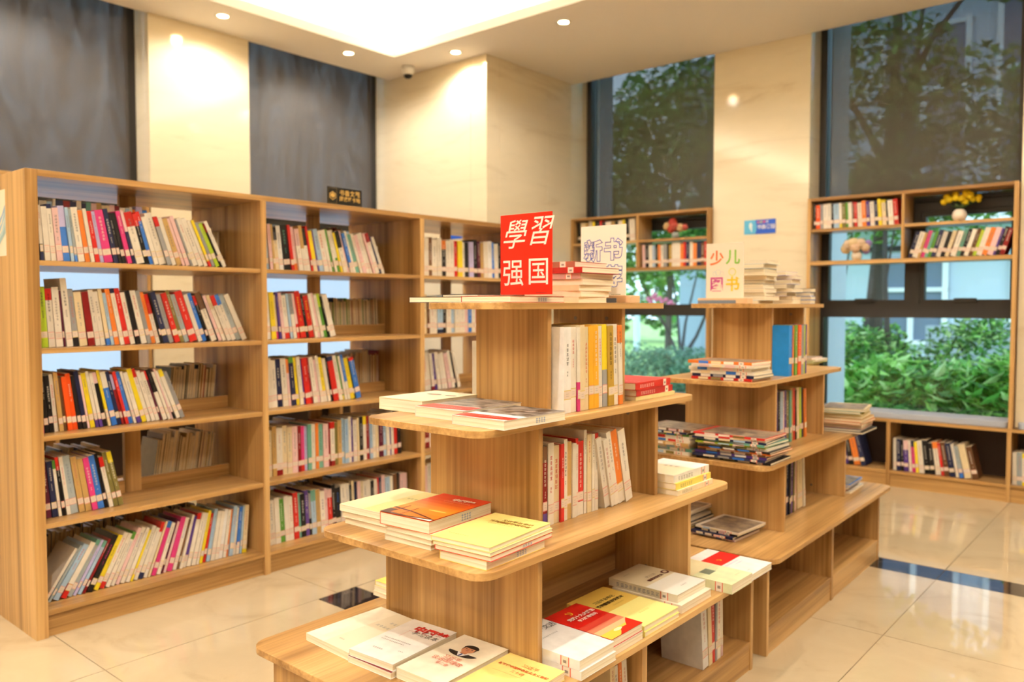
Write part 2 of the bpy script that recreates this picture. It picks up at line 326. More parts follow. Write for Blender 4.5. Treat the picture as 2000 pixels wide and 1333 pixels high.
# downlights
def downlight(label, x, y, z, power=None, spot=160):
    e = tag(empty('downlight', (x, y, z)), label, 'ceiling light', 'recessed ceiling downlights')
    MB().lathe([(.036, -.001), (.052, -.006), (.054, 0), (.036, .0)], n=24).build('trim_ring', M['white'], e, smooth=True)
    MB().lathe([(.0, -.0022), (.036, -.0022)], n=24).build('lens', M['lens'], e)
    lamp('downlight_lamp', 'SPOT', (0, 0, -.03), power or DOWN_W, WARM, e, spot_size=R(spot), spot_blend=.6, shadow_soft_size=.035)
downlight('lit downlight above the marble pillar between the two grey blinds', -5.148, 2.99, ZC)
downlight('lit downlight in the ceiling edge above the second grey blind', -5.147, 4.064, ZC)
downlight('lit downlight grazing the corner column, next to the dome camera', -4.487, 4.592, ZC)
downlight('lit downlight out on the open ceiling right of the corner column', -3.44, 4.60, ZC)
for x, y in ((-5.147, 1.92), (-5.147, .85), (-2.39, 4.6), (-1.34, 4.6), (-.29, 4.6), (.7, 4.6)):
    downlight('downlight added to the ceiling ring for frontal light, outside the view', x, y, ZC)
for x, y, p in ((-1.25, .2, 105), (-3.3, .9, 46), (.3, 1.9, 60), (-1.3, -1.4, 90), (-3.3, -1.2, 60), (-.4, 3.3, 46), (-2.35, 2.9, 44)):
    downlight('lit downlight in the raised ceiling panel, out of view', x, y, ZU, p, 124)
for x, y, p in ((-2.2, -3.0, 80), (.4, -3.0, 80), (2.2, -1.0, 60), (2.2, 1.5, 50)):  # unseen downlights added behind the viewpoint to brighten faces turned towards it
    downlight('downlight added to the ceiling ring for frontal light, outside the view', x, y, ZC, p, 140)
e = tag(empty('dome_camera', (-5.054, 4.606, ZC)), 'small white dome security camera with black lens under the ceiling edge', 'security camera')
MB().lathe([(.05, 0), (.052, -.03), (.046, -.055), (.035, -.07)], n=24).build('housing', M['white'], e, smooth=True)
MB().lathe([(.036, -.066), (.034, -.082), (.022, -.096), (.001, -.102)], n=24).build('dome_lens', M['black'], e, smooth=True)
e = tag(empty('smoke_detector', (-4.03, 3.30, ZU)), 'small round smoke detector on the glowing raised ceiling', 'smoke detector')
MB().lathe([(.05, 0), (.05, -.02), (.03, -.035), (.001, -.036)], n=20).build('cover_shell', M['white'], e, smooth=True)
# ------------------------------------------------------------------ long double-sided bookcase
BX, BY, BH = -3.258, 1.098, 1.751
e = tag(empty('bookcase', (BX-.31, BY+1.45, 0)), 'long double-sided wooden bookcase of three bays, filled with books, on the tiled floor', 'bookcase')
def bb(n, m, x0, x1, y0, y1, z0, z1): return bx(n, m, e, x0-(BX-.31), x1-(BX-.31), y0-(BY+1.45), y1-(BY+1.45), z0, z1, bevel=.0012)
YD = [BY, 2.063, 3.052, 4.03]      # uprights, left faces
TH = .03
bb('side_panel', M['wz'], BX-.62, BX, BY, BY+.042, 0, BH)
for y in YD[1:3]:
    bb('divider', M['wz'], BX-.30, BX, y, y+TH, 0, BH-.024); bb('divider', M['wz'], BX-.62, BX-.302, y, y+TH, 0, BH-.024)
bb('side_panel', M['wz'], BX-.62, BX, YD[3], YD[3]+.022, 0, BH)
bb('top_board', M['wy'], BX-.62, BX, BY+.042, YD[3], BH-.024, BH)
SZ = [1.418, 1.090, .762, .431, .102]
for i in range(3):
    y0 = BY+.042 if i == 0 else YD[i]+TH; y1 = YD[i+1]
    for z in SZ:
        bb('shelf_board', M['wy'], BX-.296, BX-.004, y0, y1, z-.019, z); bb('shelf_board', M['wy'], BX-.616, BX-.324, y0, y1, z-.019, z)
    ym = (y0+y1)/2
    bb('centre_post', M['wz'], BX-.322, BX-.298, ym-.035, ym+.035, .102, BH-.024)
    for z in SZ: bb('back_rail', M['wy'], BX-.318, BX-.302, y0, ym-.035, z-.019, z+.055); bb('back_rail', M['wy'], BX-.318, BX-.302, ym+.035, y1, z-.019, z+.055)
    bb('kick_board', M['wy'], BX-.03, BX-.012, y0, y1, 0, .083)
# poster on the end panel
p = tag(MB().box(-.001, 0, -.10, .10, 0, .252, (250, 240, 220)).build('poster', M['print']), 'cream poster with pale blue brush strokes on the bookcase end panel', 'poster')
p.rotation_euler = (0, 0, R(-90)); p.location = (-3.563, BY-.0005, 1.441)
q = MB()
for k, (c, z0, z1, t) in enumerate((((150, 185, 220), .135, .165, .02), ((170, 205, 225), .105, .150, .03), ((190, 218, 225), .075, .12, .035), ((160, 195, 205), .06, .085, .03))):
    q.quad([(.0006+k*.0002, -.10, z0-.05), (.0006+k*.0002, -.02, z0-.02), (.0006+k*.0002, .06, z0+.02), (.0006+k*.0002, .098, z1+.03), (.0006+k*.0002, .098, z1+.03-t), (.0006+k*.0002, .04, z0-.01), (.0006+k*.0002, -.10, z0-.05-t)], c)
q.build('brush_print', M['print'], p)
# black and gold sign standing on the front edge of the bookcase
e = tag(empty('sign_plate', (BX-.055, 2.585, BH)), 'small black sign with gold emblem and lettering on top of the bookcase', 'sign')
bx('plate', M['black'], e, -.004, 0, -.108, .108, .006, .094, bevel=.0006); bx('foot_bar', ink((214, 176, 80)), e, -.02, .012, -.108, .108, 0, .006)
gold = ink((206, 168, 88), .3)
q = MB(); G = (206, 168, 88)
for s_, c in ((.022, G), (.018, (20, 18, 16)), (.015, G)):
    q.quad([(.0004+.0002*(.024-s_)*100, -.077+s_*math.cos(R(30+60*k)), .050+s_*math.sin(R(30+60*k))) for k in range(6)], c)
q.quad([(.0024, -.077, .033), (.0024, -.064, .043), (.0024, -.064, .047), (.0024, -.077, .038), (.0024, -.090, .047), (.0024, -.090, .043)], (20, 18, 16))
for y0, y1, z0, z1 in ((-.103, -.051, .0115, .013), (-.103, -.051, .0875, .089), (-.103, -.1015, .0115, .089), (-.0525, -.051, .0115, .089)): q.quad([(.0005, y0, z0), (.0005, y1, z0), (.0005, y1, z1), (.0005, y0, z1)], (120, 98, 50))
q.build('emblem_print', M['print'], e)
text_mesh('书香文苑', .031, gold, parent=e, loc=(.0006, .03, .067), rot=(R(90), 0, R(90)), bold=.0007, space=1.13)
text_mesh('阅读打卡地', .026, gold, parent=e, loc=(.0006, .03, .037), rot=(R(90), 0, R(90)), bold=.0007, space=1.03)
# ------------------------------------------------------------------ tiered display shelves
def display(label, org, rz):
    e = tag(empty('display_shelf', org, rz), label, 'display shelf', 'tiered display shelves'); b = .0012
    TZ = {4: .365, 3: .656, 2: .955, 1: 1.2585}; HW = {4: .39, 3: .30, 2: .216, 1: .16}; HL = {4: .765, 3: .626, 2: .535, 1: .403}; oy = {4: 0, 3: .012, 2: .008, 1: .045}
    for k in TZ:
        pts = rrect(-HW[k], HW[k], -HL[k]+oy[k], HL[k]+oy[k], .05)
        MB().prism(pts, TZ[k]-.018, TZ[k]).build('tier_board', M['wy'], e, bevel=.0016)
    PW = {4: .279, 3: .199, 2: .1325}; PY = {4: (-.390, .385), 3: (-.287, .315), 2: (-.165, .225)}
    for k in PW:
        z0, z1 = TZ[k], TZ[k-1]-.018
        for y0 in (PY[k][0], PY[k][1]-.018): bx('end_panel', M['wz'], e, -PW[k], PW[k], y0, y0+.018, z0, z1, bevel=b)
        for sy in (PY[k][1]-.018,):
            for sx in (-.55, .35):
                for zz in (z0+.035, z1-.03):
                    q = MB().lathe([(.0, 0), (.006, 0), (.006, .0012), (.004, .0014)], n=12); o = q.build('cam_bolt', M['steel'], e); o.rotation_euler = (R(90), 0, 0); o.location = (sx*PW[k]+.03, sy-.0002, zz)
    bx('centre_panel', M['wy'], e, -.009, .009, PY[4][0]+.018, PY[4][1]-.018, TZ[4], TZ[3]-.018)
    bx('centre_panel', M['wy'], e, -.009, .009, PY[3][0]+.018, PY[3][1]-.018, TZ[3], TZ[3]+.16)
    BW, B0, B1 = .345, -.72, .715
    for y0 in (B0, -.012, B1-.02): bx('base_panel', M['wz'], e, -BW, BW, y0, y0+.02 if y0 != -.012 else y0+.026, 0, TZ[4]-.018, bevel=b)
    bx('centre_panel', M['wy'], e, -.009, .009, B0+.02, -.012, .098, TZ[4]-.018); bx('centre_panel', M['wy'], e, -.009, .009, .014, B1-.02, .098, TZ[4]-.018)
    for y0, y1 in ((B0+.02, -.012), (.014, B1-.02)):
        bx('bottom_board', M['wy'], e, -BW+.002, BW-.002, y0, y1, .08, .098)
        for sx in (-1, 1): bx('kick_board', M['wy'], e, sx*(BW-.004)-.008, sx*(BW-.004)+.0, y0, y1, 0, .08) if sx > 0 else bx('kick_board', M['wy'], e, -BW+.004, -BW+.012, y0, y1, 0, .08)
    return e
D1 = display('nearest tiered wooden display shelf, carrying the red card and flat cream books', (-1.478, 1.895, 0), 0)
D2 = display('farther tiered wooden display shelf, carrying picture books and the colourful card', (-1.495, 3.44, 0), .022)
# ------------------------------------------------------------------ shelves and bench along the window wall
def wall_shelf(label, x0, x1, xm):
    e = tag(empty('window_shelf', ((x0+x1)/2, 6.0, .47)), label, 'wall shelf', 'open wooden shelves in the window bays'); cx = (x0+x1)/2
    def b_(n, m, a, c, z0, z1, y0=-.10, y1=.125): return bx(n, m, e, a-cx, c-cx, y0, y1, z0-.47, z1-.47, bevel=.0012)
    b_('side_panel', M['wz'], x0, x0+.024, .47, 2.03); b_('side_panel', M['wz'], x1-.024, x1, .47, 2.03)
    b_('top_board', M['wx'], x0+.024, x1-.024, 2.008, 2.03); b_('bottom_board', M['wx'], x0+.024, x1-.024, 1.545, 1.572)
    b_('shelf_board', M['wx'], x0+.024, xm-.01, 1.785, 1.805); b_('shelf_board', M['wx'], xm+.01, x1-.024, 1.785, 1.805); b_('divider', M['wz'], xm-.01, xm+.01, 1.572, 2.008)
wall_shelf('open wooden shelf in front of the window by the corner column, behind the cards', -4.325, -2.966, -3.632)
wall_shelf('open wooden shelf with yellow and peach flowers in front of the wide window', -2.19, -.872, -1.54)
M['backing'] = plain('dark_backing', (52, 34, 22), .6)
e = tag(empty('window_bench', (-1.9, 6.0, 0)), 'low wooden bench with open book cubbies under the windows', 'bench')
def b_(n, m, a, c, y0, y1, z0, z1): return bx(n, m, e, a+1.9, c+1.9, y0-6, y1-6, z0, z1, bevel=.0012)
DV = [-4.315, -3.65, -2.97, -2.32, -1.607, -.888, -.16, .55]
for a, c in ((-4.33, -2.97), (-2.968, -.868), (-.866, .57)):
    b_('seat_board', M['wx'], a, c, 5.895, 6.17, .448, .470)
for a, c in zip(DV, DV[1:]):
    b_('divider', M['wz'], a-.012, a+.012, 5.90, 6.17, 0, .448)
    b_('cubby_floor', M['wx'], a+.012, c-.012, 5.90, 6.17, .092, .112); b_('kick_board', M['wx'], a+.012, c-.012, 5.908, 5.924, 0, .092)
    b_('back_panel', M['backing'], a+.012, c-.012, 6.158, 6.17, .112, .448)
b_('divider', M['wz'], DV[-1]-.012, DV[-1]+.012, 5.90, 6.17, 0, .448)
for lab, x0, x1 in (('flat grey seat pad on the bench under the wide garden window', -2.16, -.90), ('flat grey seat pad on the bench below the shelf by the corner column', -4.29, -2.99), ('grey seat pad end at the pillar beside the wide window', -.845, .2)):
    o = tag(MB().prism(rrect(x0, x1, 5.905, 6.145, .03), .4705, .512).build('seat_pad', M['cush'], bevel=.006), lab, 'seat pad', 'grey seat pads')
# blue notice on the pillar
def blue_sign(label, loc, rz, w=.25, h=.108):
    e = tag(empty('wall_sign', loc, rz), label, 'sign')
    MB().box(-w/2, w/2, -.003, 0, 0, h, (40, 92, 205)).build('plate', M['print'], e)
    q = MB(); y = -.0034
    q.quad([(-w/2, y, 0), (-w*.14, y, 0), (-w*.10, y, h*.3), (-w*.10, y, h*.6), (-w*.14, y, h), (-w/2, y, h)], (95, 185, 225))
    q.quad([(-w*.29+w*.055*math.cos(R(a)), y-.0003, h*.62+h*.2*math.sin(R(a))) for a in range(0, 360, 30)], (236, 240, 240))
    q.quad([(-w*.345, y-.0003, h*.5), (-w*.25, y-.0003, h*.12), (-w*.235, y-.0003, h*.5)], (225, 236, 240))
    q.build('panel_print', M['print'], e)
    for k, (s, c) in enumerate(zip('全民阅读', ((235, 120, 80), (200, 205, 90), (230, 90, 110), (235, 235, 240)))): text_mesh(s, .022, ink(c), parent=e, loc=(-w*.05+k*.024, y-.0004, h*.82), rot=(R(90), 0, 0), bold=.0006)
    text_mesh('书香满园', .036, ink((236, 232, 236)), parent=e, loc=(w*.2, y-.0004, h*.46), rot=(R(90), 0, 0), bold=.0006)
blue_sign('blue notice with a pale figure and white lettering on the cream pillar', (-2.572, YB-.0005, 1.80), 0)
blue_sign('blue notice on the corner column, glimpsed over books of the right bay', (-4.72, YC-.0005, 1.80), 0, .24, .105)
e = tag(empty('window_bench', (-5.55, 3.0, 0)), 'low wooden bench behind the long bookcase, under the left windows', 'bench')
for a, c in ((1.23, 2.62), (2.624, 3.378), (3.382, 4.77)):
    bx('seat_board', M['wy'], e, -.155 if a == 2.624 else -.16, .26, a-3, c-3, .448, .47); 
for a, c in zip([1.24, 1.93, 2.62, 3.38, 4.08, 4.76], [1.93, 2.62, 3.38, 4.08, 4.76]):
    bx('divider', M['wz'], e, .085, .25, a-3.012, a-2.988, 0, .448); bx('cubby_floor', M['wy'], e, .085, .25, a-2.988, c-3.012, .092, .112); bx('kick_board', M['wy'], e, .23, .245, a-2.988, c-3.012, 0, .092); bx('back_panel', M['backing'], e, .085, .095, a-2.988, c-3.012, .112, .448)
# ------------------------------------------------------------------ books
PAL = dict(w=(233, 224, 208), W=(243, 240, 236), c=(228, 208, 166), t=(196, 158, 94), k=(26, 23, 24), n=(36, 42, 78), b=(58, 118, 206), s=(168, 196, 220), r=(204, 40, 32), R=(142, 26, 28),
           p=(214, 58, 128), P=(232, 194, 192), o=(231, 130, 52), O=(234, 84, 24), y=(238, 214, 44), Y=(238, 176, 44), g=(92, 152, 56), G=(176, 204, 48), m=(112, 172, 152), u=(90, 62, 142), M=(90, 22, 48),
           z=(152, 152, 152), Z=(166, 176, 178), v=(192, 184, 226), l=(112, 76, 48), q=(132, 122, 66), T=(184, 148, 54), B=(30, 140, 228))
CN = dict(w='white', W='bright white', c='cream', t='tan', k='black', n='navy', b='blue', s='pale blue', r='red', R='dark red', p='magenta', P='pale pink', o='orange', O='bright orange', y='yellow', Y='golden yellow',
          g='green', G='lime', m='teal', u='purple', M='maroon', z='grey', Z='blue grey', v='lavender', l='brown', q='olive', T='ochre', B='bright blue')
PAGE = (244, 230, 200)
def ordinal(n):
    a = 'first second third fourth fifth sixth seventh eighth ninth tenth eleventh twelfth thirteenth fourteenth fifteenth sixteenth seventeenth eighteenth nineteenth'.split()
    if n <= 19: return a[n-1]
    tens = {2: 'twent', 3: 'thirt', 4: 'fort', 5: 'fift'}[n//10]
    return tens+'ieth' if n % 10 == 0 else tens+'y-'+a[n % 10-1]
def jit(c, a=10):
    d = random.uniform(-a, a); return tuple(max(0, min(255, v+d)) for v in c)
def cover_mesh(t, d, h, bands, x0=0, flat=False, c=.0012):
    """U of spine and two covers; bands = [(z0, z1, colour)] bottom to top"""
    mb = MB(); P = [(0, 0), (t, 0), (t, d), (t-c, d), (t-c, c), (c, c), (c, d), (0, d)]
    zs = [bands[0][0]]+[b[1] for b in bands]; vs = [(x0+x, y, z) for z in zs for x, y in P]
    fs = []; cs = []
    for k, b in enumerate(bands):
        for i in range(8): fs.append((k*8+i, k*8+(i+1) % 8, k*8+8+(i+1) % 8, k*8+8+i)); cs.append(b[2])
    n = len(bands)*8
    for q in ((0, 1, 4, 5), (1, 2, 3, 4), (0, 5, 6, 7)):
        fs.append(tuple(q[::-1])); cs.append(bands[0][2]); fs.append(tuple(n+i for i in q)); cs.append(bands[-1][2])
    if flat: vs = [(y, z, x) for x, y, z in vs]
    mb.add(vs, fs, cs); return mb
def book(name, P, rz, lean, t, d, h, main, top=None, bot=None, title=None, mirror=False, label_z=.032, sticker=True, lettering=True, rich=True):
    """standing book; local x thickness, y into the shelf, z up; lean about the spine-bottom edge"""
    mc = jit(PAL[main], 7); bands = []; z = 0
    if bot: bands.append((0, h*bot[1], jit(PAL[bot[0]]))); z = h*bot[1]
    ze = h*(1-top[1]) if top else h
    bands.append((z, ze, mc)); 
    if top: bands.append((ze, h, jit(PAL[top[0]])))
    x0 = -t if mirror else 0
    o = link(name, cover_mesh(t, d, h, bands, x0).mesh('cover', M['cover']))
    o.matrix_world = Matrix.Translation(P) @ Matrix.Rotation(rz, 4, 'Z') @ Matrix.Rotation(lean, 4, 'Y')
    MB().box(x0+.0012, x0+t-.0012, .0012, d-.002, .001, h-.0008).build('pages', M['paper_x'], o)
    if not rich: return o
    dark = sum(mc) < 400
    if sticker and t > .006:
        q = MB(); y = -.0006; z0 = label_z; z1 = z0+.026; a, b_ = x0+.0002, x0+t-.0002; pk = random.choice([(228, 150, 140), (226, 168, 150), (222, 196, 110)])
        for za, zb, c in ((z0, z0+.0022, pk), (z0+.0022, z1-.0022, (230, 212, 194)), (z1-.0022, z1, pk)): q.quad([(a, y, za), (b_, y, za), (b_, y, zb), (a, y, zb)], c)
        w_ = (b_-a)*.22; cxm = (a+b_)/2
        for zz in (z0+.009, z0+.015): q.quad([(cxm-w_, y-.0002, zz), (cxm+w_, y-.0002, zz), (cxm+w_, y-.0002, zz+.0012), (cxm-w_, y-.0002, zz+.0012)], (190, 178, 168))
        q.build('call_label', M['print'], o)
    if lettering and t > .0085:
        ink_c = PAL[title] if title else ((235, 228, 214) if dark else random.choice([(110, 104, 100), (190, 110, 96), (140, 132, 124), (84, 80, 78), (120, 130, 150)]))
        q = MB(); y = -.0005; n = random.randint(4, 8); s = min(t*.5, .012)*random.uniform(.7, 1); cxm = x0+t/2; z = h*random.uniform(.80, .93); 
        def glyphs(z, n, s):
            for i in range(n):
                if z-s < .075: break
                for k in range(3):
                    zz = z-s*(.12+.3*k); w_ = s*.5*random.uniform(.55, 1); q.quad([(cxm-w_, y, zz-s*.1), (cxm+w_, y, zz-s*.1), (cxm+w_, y, zz), (cxm-w_, y, zz)], ink_c)
                xx = cxm+s*random.uniform(-.3, .3); q.quad([(xx-s*.06, y-.0001, z-s*.9), (xx+s*.06, y-.0001, z-s*.9), (xx+s*.06, y-.0001, z), (xx-s*.06, y-.0001, z)], ink_c)
                z -= s*1.22
            return z
        z = glyphs(z, n, s); glyphs(z-s*1.3, random.randint(2, 5), s*.62)
        q.build('lettering', M['print'], o)
    return o
TOK = re.compile(r"([A-Za-z])(\d+)(?:\^([A-Za-z])(\d+))?(?:_([A-Za-z])(\d+))?(?:'([A-Za-z]))?(?:h(\d+))?$")
ROWN = {}
def row(spec, P0, L, rz, lean0, lean1, h0, depth, where, name='book', group=None, rich=True, hv=.07, lz=.032, dj=.008, cat='book', wall=True):
    """a row of upright books: P0 left end of the spine line on the shelf, L its length; lean > 0 tips to the left, < 0 to the right"""
    tk = [TOK.match(s) for s in spec.split()]; assert all(tk), [s for s, m_ in zip(spec.split(), tk) if not m_]
    n = len(tk); right = (lean0+lean1) < 0; order = list(range(n))[::-1] if right else list(range(n))
    ang = [R(abs(lean0+(lean1-lean0)*i/max(1, n-1))) for i in range(n)]
    hs = [h0*(int(m_[8])/100 if m_[8] else random.uniform(1-hv, 1+hv*.4)) for m_ in tk]
    base = [int(m_[2]) for m_ in tk]
    def layout(k):
        s = max(hs[order[0]]*math.sin(ang[order[0]])-.002, 0) if wall else 0; out = {}
        for j, i in enumerate(order):
            if j:
                p = order[j-1]; s += max(0, (math.tan(ang[i])-math.tan(ang[p]))*min(hs[i], hs[p])) + base[p]*k*math.sin(ang[p])*max(0, math.tan(ang[p])-math.tan(ang[i]))
            out[i] = s; s += base[i]*k/math.cos(ang[i])+.0005
        return out, s
    lo, hi = 1e-5, .02
    for _ in range(50):
        k = (lo+hi)/2
        if layout(k)[1] > L: hi = k
        else: lo = k
    pos, _ = layout(lo); u = Vector((math.cos(rz), math.sin(rz), 0)); w = Vector((-math.sin(rz), math.cos(rz), 0))
    for i, m_ in enumerate(tk):
        t = base[i]*lo; P = Vector(P0)+u*((L-pos[i]) if right else pos[i])+w*random.uniform(0, dj); P.z += .0004
        top = (m_[3], int(m_[4])/100) if m_[3] else None; bot = (m_[5], int(m_[6])/100) if m_[5] else None
        o = book(name, P, rz, ang[i] if right else -ang[i], t-.0004, depth*random.uniform(.93, 1.0), hs[i], m_[1], top, bot, m_[7], right, rich=rich, label_z=lz*random.uniform(.85, 1.15), lettering=random.random() < .8)
        sz = 'slim ' if t < .0085 else 'thick ' if t > .021 else ''
        ex = f', {CN[m_[3]]} top' if m_[3] else (f', {CN[m_[5]]} foot' if m_[5] else '')
        lab = f'{sz}{CN[m_[1]]} book{ex}, {ordinal(i+1)} from the left on {where}'
        if len(lab.replace('-', '').split()) > 16: sz = ''
        tag(o, f'{sz}{CN[m_[1]]} book{ex}, {ordinal(i+1)} from the left on {where}', cat, group or 'books on '+where)
PI2 = math.pi/2
def crow(spec, i, k, y0, y1, l0, l1, h0, xo=.085, dp=.17, **kw):
    bay = ('left', 'middle', 'right')[i]; sh = ('top', 'second', 'third', 'fourth', 'bottom')[k]
    row(spec, (BX-xo, y0, SZ[k]), y1-y0, PI2, l0, l1, h0, dp, f'the {bay} bay {sh} shelf', **kw)
crow("w6_n30 w10'z w9^n8 P11 b12^v38 s6 Z5_b12 w12 o9'w w7 r9_r20 v7 p17'w n9 k6 k8'w p9'w n6^P40 w16^r28 k9^r24 b8^r18 w9 w15 z9^r20 w9 t11 P6 P9 z4 w11 w11 w8 y6_r12 z7 G9 k4^R20 w9", 0, 0, 1.142, 1.904, 3, 25, 0.212, xo=.012, dp=.125)
row("w9^k25 w8 k5 w12 s8 w5 n12'w R11 n10 w8 n8 m8 P9 t8 c14 P9 R8 w10 s7 w6 o5 v12 b9", (BX-.148, 1.145, SZ[0]), .47, PI2, 0, 0, .245, .13, 'the left bay top back row', hv=.05, dj=.004)
crow("w7^r22 G11 w11^r20'k w12 M4 w11'kh118 z10_k25 c14 R12'w w9 w9 c7_b12 s6 o9'w w8^n8 r10'w w9'r k9'y w11'r z8 o8'r w8^r40 k4 n11'w z9 r11'w q8 Z10 r16 w9 b9 k6^r20 w12^l35 k3 P7_P15 w8^c30 w9^r22 w10^b22 Z10 w12", 0, 1, 1.150, 2.044, 2, 24, 0.226)
crow("k7_p24 k9 k9 w8'r t9 l6 O10'w O10'w k8'w n9_k14 P5 y10 w7_u16 w7_u16 k9^P20'w y6_c30 b12^w30'w n9 R6^v30 r7 b9 w6 w10_u12 y11 w9^r16 w9 w9'k M5^r18 w10^k45 w7 P3 w6_k25 w10^y14'r z10", 0, 2, 1.150, 1.738, 3, 21, 0.228)
crow("g4^w70 M10 n11'w w6^g15 k7^r22 w8'r Z15 t12 t12 p12'w b13'w k7 w9^r20 q9 q10^y20", 0, 3, 1.150, 1.465, 4, 12, 0.229)
crow("w6 Z5 s11'r w11_r25'r Z9^m10 v6 s7^m12 R5 k11'p y10 w10_r12'r w9 w8^g14 P8 w9'u w8 y5 w9 w9_n12 w8^r18 c5 p10^b12 w9 M5 P6 p12'w w9'b l4 w6 u8_w15 w10^r12 w10 w6 y8 r7 s9 w10'b w9 W9 w8 o5 s10 w7 b8_w20 s5 c12_y8", 0, 4, 1.150, 2.036, -33, -5, 0.23)
crow("b4^r30 y6_b14 s4 P6 t4 c7^k30 W8'k k13'm r6 P7_o20 w9^P40 w7^t50 w7^k40 r4 y8_c30 u3 s9 w10'r w6 g4 w5 w6_g35 y5 w9^k40 P4 b7_w15 w5 m8 w6 P8 w7 w5 P4 w9^R22 n4 w7", 1, 0, 2.112, 2.878, 3, 22, 0.218)
crow("w7^M28 W9 y9'T c4_p22 u4 P6 w9_r26 s5 w7^z45 P5_r32 r11'y k6 r10'y w6 P5 w6 g7^G30 k4 w12", 1, 1, 2.112, 2.551, 3, 15, 0.226)
crow("u7_w32 m3 w9 w9 n9'w w11 P5^o30 n9^g12'w y6 w7 u3 r11'w R4 w9 P5 w6 y8_w25 w7'p k4 r11^n10 w8 g4_y10 w5 b6_w40 y9'T k3 b11^r8'w", 1, 2, 2.112, 2.71, 2, 14, 0.236)
crow("o5 t6 c6 t8 w11_R12 c8 c9 P10 R6 p7_r18 v5 m7 w8 o6 m9 P10 R4 w8^r15_R12 q6 t8 s6 s8'b w6 u4 w8 c4 k8 w8^y20 R6 s6 w8 c6 M10'P s7^s40 w7 u3 w6 r9 k8", 1, 3, 2.112, 2.985, .5, 2, 0.236)
crow("k8^m40 w9 w8 g8 w7 w7 r8 m4 k8 u6 z4_k40 s8^m25 t7 w8'u P5 r8^P20 k7 k9'b w9 w8 k4 c5 n5 P6 c6 w7 w8 k5 w6 r5 n5 P7 s9 w6 l8 k7 P7 P8", 1, 4, 2.112, 3.03, 3, 2, 0.225)
K3 = dict(name='shelf_book')
crow("w7'r w9 l6 w9'k w8 k7^o25 w7 w8 r6 y9'T w4 k8 v9 k7 M6 t6 w8 W8 b5 w8 k7 r8 w9 n6 w8", 2, 0, 3.125, 3.98, 0.5, 3, 0.225, **K3)
crow("Z7 c5 l4 w8 w5 s9_n10 k5^g20 w8 s6 w8 w9 P6 b6 w7 r6 w8 k6 y6 w8 n7 w8 c7 w8 R6 w8", 2, 1, 3.125, 3.98, .5, 1, 0.225, **K3)
crow("w9 w8'r w8 w8_R10 u6 w9 w8 w7 P9 w8 k5 w8", 2, 2, 3.125, 3.46, 4, 15, 0.225, **K3)
crow("w6 k5 R6 w8 c6 n6 w7 w8", 2, 3, 3.105, 3.40, 1, 4, .235, **K3); crow("b6 P5 w6 k6 w8 r6 w7", 2, 4, 3.125, 3.38, 1, 4, 0.235, **K3)
# rear side of the bookcase: rows seen from their fore-edges, too small and hidden to count
def rear(k, i, y0, y1, lean, h0, cols, seed, spine=False):
    rnd = random.Random(seed); vs = MB(); y = y0; x1 = BX-.335
    while y < y1:
        t = rnd.uniform(.008, .02); h = h0*rnd.uniform(.86, 1.02); d = rnd.uniform(.14, .175); c = jit(PAL[rnd.choice(cols)], 12); sh = math.tan(R(lean)); z = SZ[k]+.0005
        for a, b_, cc, xx in ((0, .0012, c, x1), (.0012, t-.0016, c if spine else (226, 208, 172), x1-.004), (t-.0016, t-.0004, c, x1)):
            q = [(xx-d, y+a, z), (xx, y+a, z), (xx, y+b_, z), (xx-d, y+b_, z)]
            vs.add(q+[(px, py+h*sh, pz+h) for px, py, pz in q], [(3, 2, 1, 0), (4, 5, 6, 7), (0, 1, 5, 4), (1, 2, 6, 5), (2, 3, 7, 6), (3, 0, 4, 7)], cc)
        y += t
    return vs
rb = MB()
def merge(o): 
    n = len(rb.v); rb.v += o.v; rb.f += [tuple(n+i for i in f) for f in o.f]; rb.c += o.c; rb.m += o.m
merge(rear(0, 0, 1.85, 2.04, 0, .20, 'kwzkwT', 2)); merge(rear(2, 0, 1.78, 2.00, 6, .215, 'nzwwknwcTkr', 3)); merge(rear(3, 0, 1.70, 1.98, 9, .235, 'wwzkcwRwlTw', 4)); merge(rear(3, 0, 1.22, 1.45, 7, .22, 'wcnwb', 5))
merge(rear(1, 1, 2.61, 3.02, -2, .205, 'wcwzkgRwwk', 6)); merge(rear(2, 1, 2.78, 3.03, 0, .235, 'RwnwwTwR', 7)); merge(rear(0, 1, 2.62, 2.80, 0, .255, 'tRPlwT', 8)); merge(rear(0, 1, 2.86, 3.03, 0, .20, 'nwwP', 9))
merge(rear(3, 1, 2.15, 2.5, 3, .22, 'wclk', 10)); merge(rear(4, 0, 1.2, 1.9, 3, .22, 'wclkn', 11)); merge(rear(4, 1, 2.15, 2.95, 3, .21, 'wclkn', 12))
o = rb.build('rear_book_mass', M['cover']); o['kind'] = 'stuff'; o['label'] = 'pale fore-edges of the books on the far side of the bookcase'
